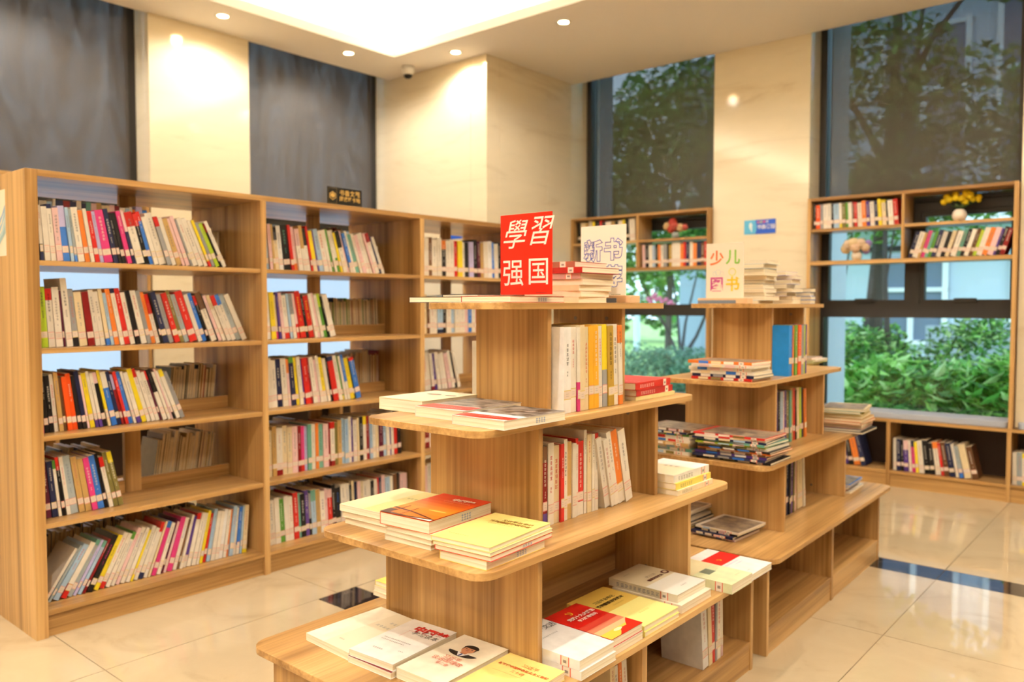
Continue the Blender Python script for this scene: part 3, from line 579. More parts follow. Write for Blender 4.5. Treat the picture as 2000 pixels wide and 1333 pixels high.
# window shelves
def wrow(spec, x0, x1, z, l0, l1, h0, where, **kw): row(spec, (x0, 5.925, z), x1-x0, 0, l0, l1, h0, .15, where, name='shelf_book', rich=True, dj=.012, **kw)
wrow("k6 c8 t5 w7 y5 k8 r4 k6 w9 t6 k5 w8 y4 k6 w9", -4.27, -3.67, 1.805, 1, 3, .19, 'the shelf top by the column')
wrow("P5 k6 w7 s5 k4 o4 w5 z6 k3 T5 w14 o5 r4 n5 w6 o6 n7 l5 r4", -3.60, -3.0, 1.572, 2, -.5, .195, 'the shelf beneath the pink flowers')
wrow("k5 O8 z5 w8 w8 k4 s11 w5_y25 q7 g5 w7 l4^R20 r5 w9 o8 u6 w8 n7 y6 c8^y12 k3 w9 r8", -2.155, -1.575, 1.805, 1, 5, .182, 'the shelf above the peach flowers')
wrow("n8 w10 t5 p8 m6 g6 n8 w9 k8 c7 l3 w10 m7 k7 w8 l7 G6 w10 o9 P10'r u4 k7 R8", -1.515, -.90, 1.572, -16, -17, .182, 'the shelf beneath the yellow flowers')
wrow("w6 n7 k5 u8^P30 w5 p6^n20 y5 w9 k9 k8 w9^o20 r5 l8 n9 w5 Z7_b25 c12 l10", -1.58, -1.055, .112, 1, 13, .222, 'the cubby under wide window')
wrow("y6 u7 k6 o8 n6", -1.99, -1.755, .112, 10, 14, .235, 'the cubby behind the display')
wrow("w5 Z6 w6^y15_y12 r8 w7 k6 b6 w7", -.87, -.62, .112, 1, 1, .215, 'the cubby below the right pillar')
# ------------------------------------------------------------------ flat books
def flat(name, label, P, rot, w, h, t, col, prints=(), texts=(), pseudo=(), sticker=False, stamp=False, cat='book', group=None, spine_text=None, material=None, spine=None, page='paper_z', photo=None):
    """book lying face up: local x from the spine to the fore-edge, y to the head, z up. P is the spine-foot corner"""
    o = link(name, cover_mesh(t, w, h, [(0, h, col)], flat=True).mesh('cover', material or M['cover'])); o.location = P; o.rotation_euler = (0, 0, R(rot))
    MB().box(.0012, w-.0015, .001, h-.001, .0012, t-.0012).build('pages', M[page], o)
    tag(o, label, cat, group); z = t+.0003
    if prints:
        q = MB()
        for k, (pts, c) in enumerate(prints):
            if len(pts) == 4 and not isinstance(pts[0], tuple): x0, x1, y0, y1 = pts; pts = [(x0, y0), (x1, y0), (x1, y1), (x0, y1)]
            q.quad([(x*w, y*h, z+.00012*k) for x, y in pts], c)
        q.build('cover_print', M['print'], o); z += .00012*len(prints)
    if photo:
        x0, x1, y0, y1 = photo; MB().quad([(x0*w, y0*h, z), (x1*w, y0*h, z), (x1*w, y1*h, z), (x0*w, y1*h, z)], (255,)*3).build('cover_photo', M['photo'], o)
    for s, x, y, size, c, *k in texts: text_mesh(s, size, ink(c), parent=o, loc=(x*w, y*h, z+.0003), bold=(k[0] if k else 0), shear=(k[1] if len(k) > 1 else 0))
    if pseudo:
        q = MB()
        for x, y, n, s, c in pseudo:
            for i in range(n):
                xx = x*w+i*s*1.15
                for k in range(3):
                    yy = y*h+s*(.15+.3*k); d = s*random.uniform(.3, .45); q.quad([(xx+s/2-d, yy, z+.0004), (xx+s/2+d, yy, z+.0004), (xx+s/2+d, yy+s*.1, z+.0004), (xx+s/2-d, yy+s*.1, z+.0004)], c)
                xm = xx+s*random.uniform(.3, .7); q.quad([(xm-s*.05, y*h, z+.0005), (xm+s*.05, y*h, z+.0005), (xm+s*.05, y*h+s*.9, z+.0005), (xm-s*.05, y*h+s*.9, z+.0005)], c)
        q.build('lettering', M['print'], o)
    if sticker and t > .006:
        q = MB(); x = -.0006; y0, y1 = .03, .056
        for a, b_, c in ((y0, y0+.003, (226, 120, 96)), (y0+.003, y1-.003, (242, 230, 214)), (y1-.003, y1, (226, 120, 96))): q.quad([(x, b_, .0003), (x, a, .0003), (x, a, t-.0003), (x, b_, t-.0003)], c)
        q.quad([(x-.0002, y1-.008, t*.3), (x-.0002, y0+.008, t*.3), (x-.0002, y0+.008, t*.6), (x-.0002, y1-.008, t*.6)], (150, 140, 130))
        q.build('call_label', M['print'], o)
    if spine_text:
        q = MB(); n, c = spine_text; s = t*.55
        for i in range(n):
            yy = h*.88-i*s*1.2
            for k in range(3): d = s*random.uniform(.3, .45); q.quad([(-.0004, yy, t*.25+k*s*.32), (-.0004, yy-2*d, t*.25+k*s*.32), (-.0004, yy-2*d, t*.25+k*s*.32+s*.11), (-.0004, yy, t*.25+k*s*.32+s*.11)], c)
        q.build('spine_lettering', M['print'], o)
    if stamp and t > .008:
        q = MB(); xx = w-.0015+.0004
        for i in range(4):
            yy = h*.5+i*.010
            for k in range(3): q.quad([(xx, yy, t*.22+k*t*.2), (xx, yy+.0075, t*.22+k*t*.2), (xx, yy+.0075, t*.22+k*t*.2+t*.06), (xx, yy, t*.22+k*t*.2+t*.06)], (150, 165, 195))
            q.quad([(xx+.0001, yy+.003, t*.2), (xx+.0001, yy+.0045, t*.2), (xx+.0001, yy+.0045, t*.75), (xx+.0001, yy+.003, t*.75)], (150, 165, 195))
        q.build('ink_stamp', M['print'], o)
    return o
def ell(cx, cy, rx, ry, a0=0, a1=360, n=16): return [(cx+rx*math.cos(R(a0+(a1-a0)*i/n)), cy+ry*math.sin(R(a0+(a1-a0)*i/n))) for i in range(n+(0 if a1-a0 == 360 else 1))]
EMB = (246, 205, 60)
def emblem(cx, cy, s, asp):   # gold sickle-and-hammer on a flag-red ground (cover-relative units)
    f = lambda pts: [(cx+x*s, cy+y*s*asp) for x, y in pts]
    arc_o = [(math.cos(R(a)), math.sin(R(a))) for a in range(-130, 80, 15)]; arc_i = [(.72*math.cos(R(a))+.06, .78*math.sin(R(a))+.05) for a in range(75, -131, -15)]
    return [(f(arc_o[:7]+arc_i[-7:]), EMB), (f(arc_o[6:]+arc_i[:-6]), EMB), (f([(-.75, .55), (-.5, .8), (.75, -.55), (.6, -.75)]), EMB), (f([(-.95, .45), (-.55, .95), (-.3, .75), (-.7, .25)]), EMB)]
CR = (246, 236, 212); WH = (244, 240, 234); YL = (248, 226, 140); T4 = .3653; T3 = .6563; T2 = .9553; T1 = 1.2588
F1 = 'flat books on the nearest display'
SHD = 'nearest display lowest tier'
flat('paperback', f'cream paperback with faint grey title, leftmost on the {SHD}', (-1.772, 1.242, T4), -2, .186, .25, .020, CR, prints=[((0, 1, .02, .025), CR), ((.42, 1, 0, .995), (238, 226, 198))], pseudo=[(.5, .62, 6, .012, (170, 166, 160)), (.62, .74, 4, .012, (180, 178, 176)), (.5, .15, 3, .006, (200, 90, 80))], group=F1)
flat('paperback', f'white paperback under the one with a red painted title, {SHD}', (-1.583, 1.232, T4), 2, .154, .235, .016, WH, prints=[((.0, 1, 0, .03), (120, 24, 24))], group=F1)
flat('paperback', f'white paperback titled in red brush characters, {SHD}', (-1.582, 1.234, T4+.0165), 4, .152, .234, .017, WH, prints=[((.30, .305, .55, .73), (220, 120, 110)), ((.28, .62, .725, .73), (226, 110, 100))], texts=[('中国梦', .66, .80, .036, (206, 30, 30), .0016), ('学习读本', .68, .70, .022, (70, 70, 72))], pseudo=[(.12, .44, 16, .005, (90, 88, 88)), (.12, .39, 14, .005, (90, 88, 88)), (.25, .18, 5, .006, (120, 118, 116)), (.72, .25, 3, .005, (60, 60, 60))], group=F1)
SK = (214, 150, 112); HAIR = (28, 24, 24)
flat('hardback', f'cream book with a suited portrait on its cover, {SHD}', (-1.427, 1.252, T4), 2, .148, .243, .026, (247, 238, 216),
     prints=[(ell(.5, .64, .30, .085, 180, 360), (38, 36, 40)), ([(.38, .645), (.62, .645), (.53, .565), (.47, .565)], (236, 238, 244)), ([(.485, .635), (.515, .635), (.52, .575), (.5, .562), (.48, .575)], (50, 70, 130)), ([(.44, .625), (.56, .625), (.57, .70), (.43, .70)], (200, 136, 100)), (ell(.5, .735, .135, .085), SK), (ell(.5, .765, .15, .07, 0, 180), HAIR), ([(.36, .765), (.375, .70), (.395, .76)], HAIR), ([(.64, .765), (.625, .70), (.605, .76)], HAIR), (ell(.44, .738, .022, .006), HAIR), (ell(.56, .738, .022, .006), HAIR), (ell(.5, .70, .03, .006), (170, 96, 84)), ([(.48, .715), (.52, .715), (.505, .74), (.495, .74)], (190, 124, 92))],
     texts=[('习近平', .5, .47, .019, (206, 84, 60)), ('谈治国理政', .5, .395, .019, (206, 84, 60)), ('第二卷', .5, .32, .013, (206, 84, 60))], group=F1)
flat('paperback', f'yellow paperback with small red title, rightmost on the {SHD}', (-1.272, 1.262, T4), 2, .166, .235, .021, YL, texts=[('习近平', .56, .83, .017, (206, 90, 40)), ('新时代中国特色社会主义思想', .52, .745, .0112, (206, 80, 36), .0003), ('三十讲', .5, .665, .013, (206, 90, 40))], prints=[((.12, .9, .60, .603), (216, 150, 80))], stamp=True, group=F1)
# right-hand side of the lowest tier, covers turned to the aisle
RS = 'lowest tier aisle side'
flat('hardback', f'white hardback beneath its twin with brush-script title, {RS}', (-1.082, 1.523, T4), 90, .150, .232, .022, WH, sticker=True, group=F1)
flat('hardback', f'white hardback with black brush-script title, {RS}', (-1.087, 1.523, T4+.0225), 90, .148, .230, .024, (246, 244, 242), sticker=True, texts=[('邓', .18, .80, .026, (30, 30, 30), 0, .2), ('小', .36, .80, .026, (30, 30, 30), 0, .2), ('平', .54, .80, .026, (30, 30, 30), 0, .2), ('文', .72, .80, .026, (30, 30, 30), 0, .2), ('选', .88, .80, .026, (30, 30, 30), 0, .2)], pseudo=[(.25, .62, 10, .006, (140, 140, 140))], group=F1)
flat('paperback', f'red paperback hidden under the red one with gold emblem, {RS}', (-1.098, 1.682, T4), 90, .146, .216, .021, (240, 226, 204), sticker=True, group=F1)
RED = (208, 28, 24)
flat('paperback', f'red paperback with gold party emblem and white title, {RS}', (-1.100, 1.680, T4+.0215), 90, .147, .216, .022, RED, sticker=True,
     prints=[((0, 1, .36, .48), (214, 70, 56)), ((0, 1, .26, .36), (232, 130, 100)), ((0, 1, .16, .26), (244, 190, 140)), ((0, 1, .0, .16), (248, 206, 80)), ([(.3, 0), (1, 0), (1, .25), (.86, .19), (.72, .11), (.55, .12), (.42, .05)], (214, 44, 24)), (ell(.46, .12, .12, .03), (255, 244, 190))]+emblem(.44, .84, .075, .68), texts=[('党的十九大报告', .55, .70, .0165, (250, 236, 226), .0005), ('学习辅导百问', .55, .60, .0135, (250, 236, 226), .0004)], group=F1)
for k in (0, 1):
    flat('paperback', ('yellow paperback lying under the yellow study reader, '+RS) if k == 0 else f'pale yellow study reader with dark brown title, {RS}', (-1.098-.003*k, 1.838, T4+.0142*k), 90, .186, .257, .014, (244, 232, 138), prints=[((0, 1, .5, .9985), (226, 190, 90)), ((0, 1, .0, .5), (246, 236, 150))] if k else (), texts=[('习近平总书记', .5, .745, .0165, (70, 50, 20), .0003), ('系列重要讲话读本', .5, .655, .0165, (70, 50, 20), .0006)] if k else (), pseudo=[(.4, .22, 5, .009, (214, 200, 110)), (.4, .56, 8, .006, (170, 140, 60))] if k else (), group=F1)
flat('paperback', f'pale paperback with red spine mark under the grey-beige book, {RS}', (-1.104, 2.048, T4), 90, .186, .236, .024, (238, 226, 204), spine_text=(9, (150, 40, 36)), sticker=True, group=F1)
flat('paperback', f'grey-beige paperback with maroon seal, on top of a pale one, {RS}', (-1.122, 2.056, T4+.0245), 90, .176, .236, .023, (222, 212, 190), prints=[((0, 1, 0, .45), (230, 226, 216)), ((0, 1, .45, .995), (216, 200, 166)), (ell(.90, .56, .09, .055), (98, 24, 26)), (ell(.90, .56, .05, .03), (216, 200, 166))], texts=[('学习之路', .55, .62, .013, (130, 100, 70)), ('重要讲话读本', .52, .53, .014, (98, 44, 36), .0005)], pseudo=[(.45, .12, 4, .007, (90, 86, 84)), (.2, .86, 5, .006, (150, 130, 100))], spine_text=(10, (90, 100, 130)), sticker=True, group=F1)
flat('paperback', 'pale green paperback with a dark grey picture patch, behind the last upright panel', (-1.062, 2.287, T4), 90, .148, .23, .030, (226, 230, 186), prints=[((.28, .60, .42, .60), (116, 124, 104)), ((.0, 1, .58, .995), (228, 216, 172))], pseudo=[(.6, .12, 4, .007, (170, 176, 140)), (.66, .44, 3, .006, (170, 176, 140))], sticker=True, group=F1)
flat('paperback', 'white paperback with a red flag band, at the aisle-side corner of the lowest tier', (-1.066, 2.440, T4), 90, .160, .236, .022, (242, 236, 232), prints=[((.0, 1, .48, .80), RED)]+emblem(.42, .62, .055, .68), pseudo=[(.12, .40, 9, .009, (150, 130, 190)), (.4, .34, 7, .006, (150, 130, 190)), (.15, .1, 3, .006, (170, 160, 160))], sticker=True, group=F1)
for k in (0, 1, 2): flat('paperback', ('lowest', 'middle', 'topmost yellow-covered')[k]+' small paperback of the pile at the far left of the lowest tier', (-1.898, 1.575+.004*k, T4+.0145*k), 0, .13, .19, .014, (250, 224, 110) if k == 2 else (244, 232, 200), group=F1)
# second tier front
S2 = 'front of the second tier'
for k in range(3): flat('paperback', (('lowest cream', 'middle cream')[k]+f' paperback of the left pile, {S2}') if k < 2 else f'cream paperback with an olive band, on the left pile, {S2}', (-1.768+.004*(2-k), 1.352+.006*(2-k), T3+.0178*k), 1+k, .172, .245, .0175, (246, 236, 206), prints=[((.52, .86, .01, .99), (226, 214, 140)), ((.0, .52, .01, .99), (244, 226, 172))] if k == 2 else (), pseudo=[(.6, .62, 5, .011, (130, 124, 60)), (.05, .06, 5, .006, (170, 160, 120))] if k == 2 else (), stamp=(k == 0), group=F1)
for k in range(3): flat('paperback', ('lowest', 'middle', 'upper')[k]+f' pale paperback in the pile beneath the orange book, {S2}', (-1.558+.004*k, 1.332, T3+.0136*k), 3-k, .160, .235, .0133, (236, 228, 196), group=F1)
SUN = [((0, 1, .90, 1), (214, 54, 28)), ((0, 1, .80, .90), (218, 62, 28)), ((0, 1, .70, .80), (224, 76, 28)), ((0, 1, .6, .70), (230, 96, 30)), ((0, 1, .5, .6), (236, 118, 34)), ((0, 1, .4, .5), (240, 134, 38)), ((0, 1, .3, .4), (243, 146, 42)), ((0, 1, .2, .3), (240, 140, 44)), ((0, 1, .0, .2), (232, 128, 44)), (ell(.72, .34, .18, .02), (255, 214, 110)), ([(0, .0), (.5, .0), (1, .05), (1, .075), (.5, .035), (0, .06)], (92, 48, 30)), ([(0, .2), (.4, .17), (.75, .10), (1, .05), (1, .07), (.75, .13), (.4, .20), (0, .24)], (110, 56, 34)), ((.14, .16, .03, .36), (120, 60, 34)), ((.36, .375, .03, .32), (120, 60, 34)), ((0, .14, .0, .16), (84, 44, 30)), ([(.62, 0), (1, 0), (1, .05)], (244, 240, 236))]
flat('paperback', f'orange-red sunset book with a bridge, topmost on the middle pile, {S2}', (-1.567, 1.324, T3+.0405), 4, .168, .245, .031, (226, 84, 30), prints=SUN, texts=[('中国梦', .66, .80, .024, (255, 238, 220), .0012)], pseudo=[(.36, .71, 14, .0056, (255, 226, 200)), (.42, .66, 10, .003, (255, 226, 200))], stamp=True, group=F1)
flat('paperback', f'thick cream book at the bottom of the right pile, {S2}', (-1.340, 1.312, T3), 2, .145, .222, .022, (250, 214, 110), group=F1, stamp=True)
flat('paperback', f'thin white book with a red line in the right pile, {S2}', (-1.350, 1.306, T3+.0225), 4, .168, .246, .012, (232, 70, 54), group=F1, stamp=True)
flat('paperback', f'thin pale yellow book just under the right pile top, {S2}', (-1.352, 1.303, T3+.035), 4, .170, .250, .009, (246, 232, 176), group=F1)
flat('paperback', f'pale yellow gold-titled reader on top of right pile, {S2}', (-1.356, 1.300, T3+.0445), 5, .172, .252, .011, (248, 230, 140), texts=[('习近平总书记', .62, .80, .0155, (150, 110, 40), .0003), ('系列重要讲话读本', .56, .725, .0155, (150, 110, 40), .0006)], pseudo=[(.25, .64, 12, .006, (200, 170, 90)), (.1, .16, 9, .006, (170, 150, 90))], group=F1)
S3 = 'front of the third tier'
flat('paperback', f'thick cream book with small oval portraits, left on the {S3}', (-1.775, 1.500, T2), 1, .175, .225, .034, (244, 234, 190), prints=[((0, 1, .0, 1), (240, 230, 196)), (ell(.42, .66, .16, .06), (90, 80, 70)), (ell(.42, .67, .07, .035), (200, 150, 110)), (ell(.80, .66, .12, .05), (120, 110, 90)), (ell(.80, .67, .05, .03), (196, 160, 130))], stamp=True, group=F1)
for k, (x, y, w_, lab) in enumerate(((-1.584, 1.462, .172, 'middle'), (-1.408, 1.424, .172, 'right'))):
    flat('paperback', f'cream book with red strip and grey photograph, {lab}, {S3}', (x, y, T2), 2-2*k, w_, .242, .027 if k == 0 else .023, (238, 230, 220), prints=[((0, 1, .0, .995), (240, 236, 232)), ((0, 1, .02, .30 if k == 0 else .22), (222, 50, 38)), ([(.55, .02), (1, .02), (1, .06)], (240, 238, 236))], photo=(0, 1, .32 if k == 0 else .36, .995), pseudo=[(.35, .12, 10, .007, (250, 220, 210))], stamp=(k == 1), group=F1)
# top tier of the nearest display
flat('paperback', 'dark-covered paperback overhanging the left front of the top tier', (-1.762, 1.605, T1), 1, .208, .245, .0165, (52, 34, 34), group=F1)
flat('paperback', 'red-edged paperback under the red card on the top tier', (-1.545, 1.600, T1), 0, .178, .235, .0175, (196, 30, 30), stamp=True, group=F1)
flat('paperback', 'small black paperback lying above the red-edged one on the top tier', (-1.72, 1.70, T1+.0168), 2, .14, .15, .008, (24, 22, 22), group=F1)
for k, (c, w_, h_, dx, dy, a) in enumerate((((240, 214, 180), .150, .215, -.005, .0, 90), ((240, 220, 190), .160, .21, 0, .005, 92), ((236, 200, 160), .165, .21, -.004, .0, 88), ((240, 226, 200), .172, .21, .004, .008, 91), ((198, 150, 140), .178, .215, 0, .002, 90), ((190, 34, 28), .185, .23, .012, -.006, 87), ((172, 100, 76), .180, .215, -.022, .004, 92))):
    flat('hardback' if k > 3 else 'paperback', ('bottom', 'second from bottom', 'third from bottom', 'middle', 'third from top, pinkish', 'second from top, red', 'top, brown')[k]+' book, pile between red and white cards', (-1.392+dx, 1.945+dy, T1+.0177*k), a, w_, h_, .0173, c, sticker=k > 3, spine_text=(6, (230, 200, 190)) if k > 4 else None, group=F1)
# third and second tier, far ends
for k, (c, w_, h_, lab) in enumerate((((238, 226, 160), .17, .245, 'pale yellow book at the bottom of the red pile, third tier'), ((184, 32, 34), .168, .24, 'dark red hardback with a white dot, in the red pile, third tier'), ((206, 40, 32), .176, .245, 'bright red hardback with white title on top of the red pile, third tier'))):
    flat('hardback' if k else 'paperback', lab, (-1.318-.006*k, 2.385-.005*k, T2+(.0, .0125, .0335)[k]), 180+2*k, w_, h_, (.012, .0205, .022)[k], c, sticker=k > 0, spine_text=(7, (244, 220, 210)), pseudo=[(.08, .74, 8, .012, (240, 214, 200))] if k == 2 else (), group=F1)
for k, (c, t, lab) in enumerate((((240, 230, 196), .017, 'cream book at the bottom of the pile at the far end of the second tier'), ((246, 226, 110), .021, 'yellow book in the pile at the far end of the second tier'), ((244, 240, 232), .025, 'white book with rounded corners topping the pile at the second tier end'))):
    flat('paperback', lab, (-1.218-.006*k, 2.465-.002*k, T3+(.0, .0172, .0385)[k]), 180, .165+.004*k, .236, t, c, sticker=True, spine_text=(6, (120, 110, 100)), prints=[((.0, 1, .40, .995), (238, 220, 184))] if k == 2 else (), pseudo=[(.3, .42, 3, .018, (120, 100, 90))] if k == 2 else (), group=F1)
flat('paperback', 'rolled-edge pale book behind the red pile on the third tier', (-1.50, 2.33, T2), 0, .12, .1, .05, (238, 216, 190), group=F1)
# upright rows on the nearest display
row("W13'k w11'r w5_p35 c9'r c8'r Y10'w Y10'w w7'r z10^y55 T12'k w9 w8^o22_o12", (-1.302, 1.752, T2), .295, PI2, 0, 2.5, .238, .17, 'the nearest display third tier', hv=.025, lz=.036, name='upright_paperback', group=F1)
row("z6'w R9^l20_u16 w12'r c12'r r7 w8'k t10 w9 w6^r8 r13_w18'w w6h108 c10'r w6 w8^r15", (-1.312, 1.665, T3), .265, PI2, 0, 0, .222, .17, 'the nearest display second tier', lz=.036, name='upright_paperback', group=F1)
row("w7 w6 w6 o9_w18 w10", (-1.300, 1.955, T3), .145, PI2, 13, 13, .222, .17, 'the nearest display slanting group', lz=.036, wall=False, name='upright_paperback', group=F1)
row("W14 c9 r8 z5 w10'r w5_P20", (-1.155, 2.270, .0983), .165, PI2, 6, -2, .222, .15, 'the nearest display far cubby', lz=.04, name='upright_paperback', group=F1)
row("c9 w7 o6 w9", (-1.155, 1.76, .0983), .1, PI2, 2, 5, .2, .15, 'the nearest display near cubby', lz=.04, name='upright_paperback', group=F1)
o = book('book', Vector((-1.792, 1.93, T2+.0004)), -PI2, 0, .024, .17, .18, 'w', None, None, 'r'); tag(o, 'white upright book with red mark, on the far side of the third tier', 'book', F1)
o = book('book', Vector((-1.780, 1.965, T2+.0004)), -PI2, 0, .03, .17, .228, 'w', None, None, 'k'); tag(o, 'taller patterned upright book behind it on the third tier', 'book', F1)
# ------------------------------------------------------------------ picture books on the farther display
F2 = 'picture books on the farther display'
def pile(where, P, n, w, h, t, rot, cols, seed, name='picture_book', spread=.012, dr=6, comic=True, labels=None):
    rnd = random.Random(seed); z = P[2]
    for k in range(n):
        c = cols[k % len(cols)]; tt = t*rnd.uniform(.75, 1.25); pr = []
        nm = {0: 'bottom', n-1: 'top'}.get(k, ordinal(k+1)+' from the bottom')
        a = rot+rnd.uniform(-dr, dr)
        o = flat(name, f'{CN[c]} picture book, {nm}, {where}', (P[0]+rnd.uniform(-spread, spread), P[1]+rnd.uniform(-spread, spread), z+.0003), a, w*rnd.uniform(.93, 1), h*rnd.uniform(.93, 1), tt, jit(PAL[c], 12), cat='book', group=F2, sticker=True, material=None)
        q = MB(); hh = h*.9
        for j in range(3):
            y0 = hh*(.3+.22*j); q.quad([(-.0003, y0+hh*.17, .0008), (-.0003, y0, .0008), (-.0003, y0, tt-.0008), (-.0003, y0+hh*.17, tt-.0008)], jit(PAL[rnd.choice('wwwzcsPqrb')]))
        q.build('spine_print', M['print'], o)
        if k == n-1 and comic: MB().quad([(.004, .004, tt+.0003), (w*.9, .004, tt+.0003), (w*.9, h*.9, tt+.0003), (.004, h*.9, tt+.0003)], (255,)*3).build('cover_print', M['comic'], o)
        z += tt+.0003
pile('front pile on farther display third tier', (-1.30, 2.955, T2), 6, .19, .275, .0118, 90, 'rnwwwo', 3, dr=2)
pile('near right pile, farther display second tier', (-1.195, 2.862, T3), 12, .21, .300, .0083, 90, 'knulokwGmnwr', 5, dr=3)
pile('near left pile, farther display second tier', (-1.515, 2.862, T3), 9, .20, .24, .0105, 88, 'wmctwwgnl', 6, dr=3)
pile('far end pile, farther display second tier', (-1.355, 3.855, T3), 10, .20, .25, .0105, 5, 'kzrcotcymc', 7, dr=5)
pile('far end pile, farther display third tier', (-1.60, 4.02, T2), 4, .16, .2, .008, 0, 'yGwP', 8)
pile('low front pile, farther display lowest tier', (-1.285, 2.795, T4), 4, .22, .185, .0095, 88, 'Pnkw', 9, dr=3)
pile('left pile, farther display lowest tier', (-1.52, 2.86, T4), 5, .2, .15, .012, 90, 'gkwzw', 10, dr=3)
pile('far end pile, farther display lowest tier', (-1.345, 3.885, T4), 4, .12, .24, .009, 2, 'wrwb', 11, dr=5)
def wpile(where, P, n, w, h, t, rot, cols, seed, dr):
    rnd = random.Random(seed); z = P[2]
    for k in range(n):
        c = cols[k % len(cols)]; tt = t*rnd.uniform(.8, 1.2); nm = {0: 'bottom', n-1: 'top'}.get(k, ordinal(k+1)+' from the bottom')
        flat('paperback', f'{CN[c]} book, {nm} of {where}', (P[0]+rnd.uniform(-.01, .01), P[1]+rnd.uniform(-.012, .012), z), rot+rnd.uniform(-dr, dr), w*rnd.uniform(.9, 1), h*rnd.uniform(.9, 1), tt, jit(PAL[c]), group=F2)
        z += tt+.0004
wpile('tall untidy pile right of colourful card', (-1.70, 3.40, T1), 11, .26, .18, .0165, 4, 'swcwwkwcwsw', 4, 5)
wpile('the second pile behind the colourful card', (-1.60, 3.64, T1), 8, .18, .14, .0185, 2, 'wcvwcvPv', 5, 3)
wpile('little blue pile at top tier end', (-1.50, 3.79, T1), 4, .125, .05, .0165, -4, 'bbbk', 6, 4)
row("B7 u6 o5 g7 O9 z7 G7 u4", (-1.287, 3.285, T2), .215, PI2, 0, 0, .212, .16, 'the farther display third tier', lz=.05, name='upright_paperback', group=F2, hv=.01)
row("r4 o5 c6 u6 k5 s8 P5 u5 q8 m5 t7 r6 k4 c8 G6 n6 o7", (-1.335, 3.225, T3), .415, PI2, 0, 4, .235, .18, 'the farther display second tier', lz=.04, name='upright_paperback', group=F2)
row("Z7 g11 t3 n8 k4 u7 q4 P8", (-1.292, 3.215, T4), .205, PI2, 0, 0, .24, .17, 'the farther display lowest tier', lz=.05, name='upright_paperback', group=F2)
row("c14 w5", (-1.292, 3.43, T4), .095, PI2, 4, 6, .23, .17, 'the farther display lowest tier end', lz=.05, name='upright_paperback', group=F2)
# ------------------------------------------------------------------ cards on stands
def card(label, x0, x1, y, z0, z1, m, stand_m, sx0, sx1, deep=.045):
    e = tag(empty('card_sign', ((x0+x1)/2, y, z0), 0), label, 'sign'); h = (x1-x0)/2; cx = (x0+x1)/2
    bx('card', m, e, -h, h, -.0025, .0025, .004, z1-z0, bevel=.0006)
    return e, h, cx
e, h, cx = card('red card with large white characters standing on the nearest display', -1.504, -1.323, 1.72, T1+.0178, 1.503, M['sign_red'], None, 0, 0)
bx('clear_foot', M['glass'], e, -h, h, -.0025, .05, 0, .004)
wh = ink((255, 236, 226)); HT = 1.503-T1-.0178
for s, x, z, sz, sh, b_ in (('學', -.044, .165, .086, .32, .0002), ('習', .046, .172, .086, .32, .0002), ('强', -.044, .060, .080, 0, .0004), ('国', .046, .062, .080, 0, .0004)):
    text_mesh(s, sz, wh, parent=e, loc=(x, -.0031, z), rot=(R(90), 0, 0), shear=sh, bold=b_)
q = MB()
for i in range(8): q.quad([(.038+i*.005, -.003, .008), (.0415+i*.005, -.003, .008), (.0415+i*.005, -.003, .0105), (.038+i*.005, -.003, .0105)], (150, 20, 16))
q.build('small_print', M['print'], e)
def block(e, x0, x1, z): bx('wooden_foot', M['acryl'], e, x0, x1, -.03, .03, -z, .006, bevel=.003); bx('slot_strip', ink((120, 132, 150)), e, x0+.002, x1-.05, -.0315, -.03, -z+.001, -.003)
e, h, cx = card('white card with blue outlined characters in a wooden foot, nearest display', -1.569, -1.395, 2.2, T1+.018, 1.511, M['sign_cream'], None, 0, 0)
block(e, -h-.01, h+.035, .018)
bl = ink((84, 100, 186)); cf = ink((246, 238, 222))
for s, x, z in (('新', -.038, .148), ('书', .040, .150), ('推', -.038, .062), ('荐', .040, .064)):
    text_mesh(s, .070, bl, parent=e, loc=(x, -.0028, z), rot=(R(90), 0, 0), bold=.0034, outline=.0011)
q = MB()
for i in range(6): q.quad([(.035+i*.006, -.003, .008), (.039+i*.006, -.003, .008), (.039+i*.006, -.003, .011), (.035+i*.006, -.003, .011)], (170, 170, 140))
q.build('small_print', M['print'], e)
e, h, cx = card('cream card with four colourful characters in a wooden foot, farther display', -1.646, -1.474, 3.25, T1+.018, 1.52, M['sign_cream'], None, 0, 0)
block(e, -h-.026, h+.03, .018)
for s, x, z, c in (('少', -.036, .175, (238, 120, 60)), ('儿', .038, .178, (140, 200, 80)), ('图', -.036, .062, (206, 90, 160)), ('书', .038, .062, (244, 208, 50))):
    text_mesh(s, .066, ink(c), parent=e, loc=(x, -.0031, z), rot=(R(90), 0, 0), bold=.0014)
q = MB()
for cx_, cz, r_, c in ((.036, .118, .017, (222, 224, 120)), (-.03, .116, .014, (224, 226, 226)), (-.045, .112, .010, (214, 224, 226)), (-.012, .112, .010, (232, 220, 222))):
    for k in range(16):
        a0, a1 = R(k*22.5), R((k+1)*22.5); q.quad([(cx_+r_*math.cos(a0), -.0031, cz+r_*math.sin(a0)), (cx_+r_*math.cos(a1), -.0031, cz+r_*math.sin(a1)), (cx_+r_*.78*math.cos(a1), -.0031, cz+r_*.78*math.sin(a1)), (cx_+r_*.78*math.cos(a0), -.0031, cz+r_*.78*math.sin(a0))], c)
q.build('small_print', M['print'], e)
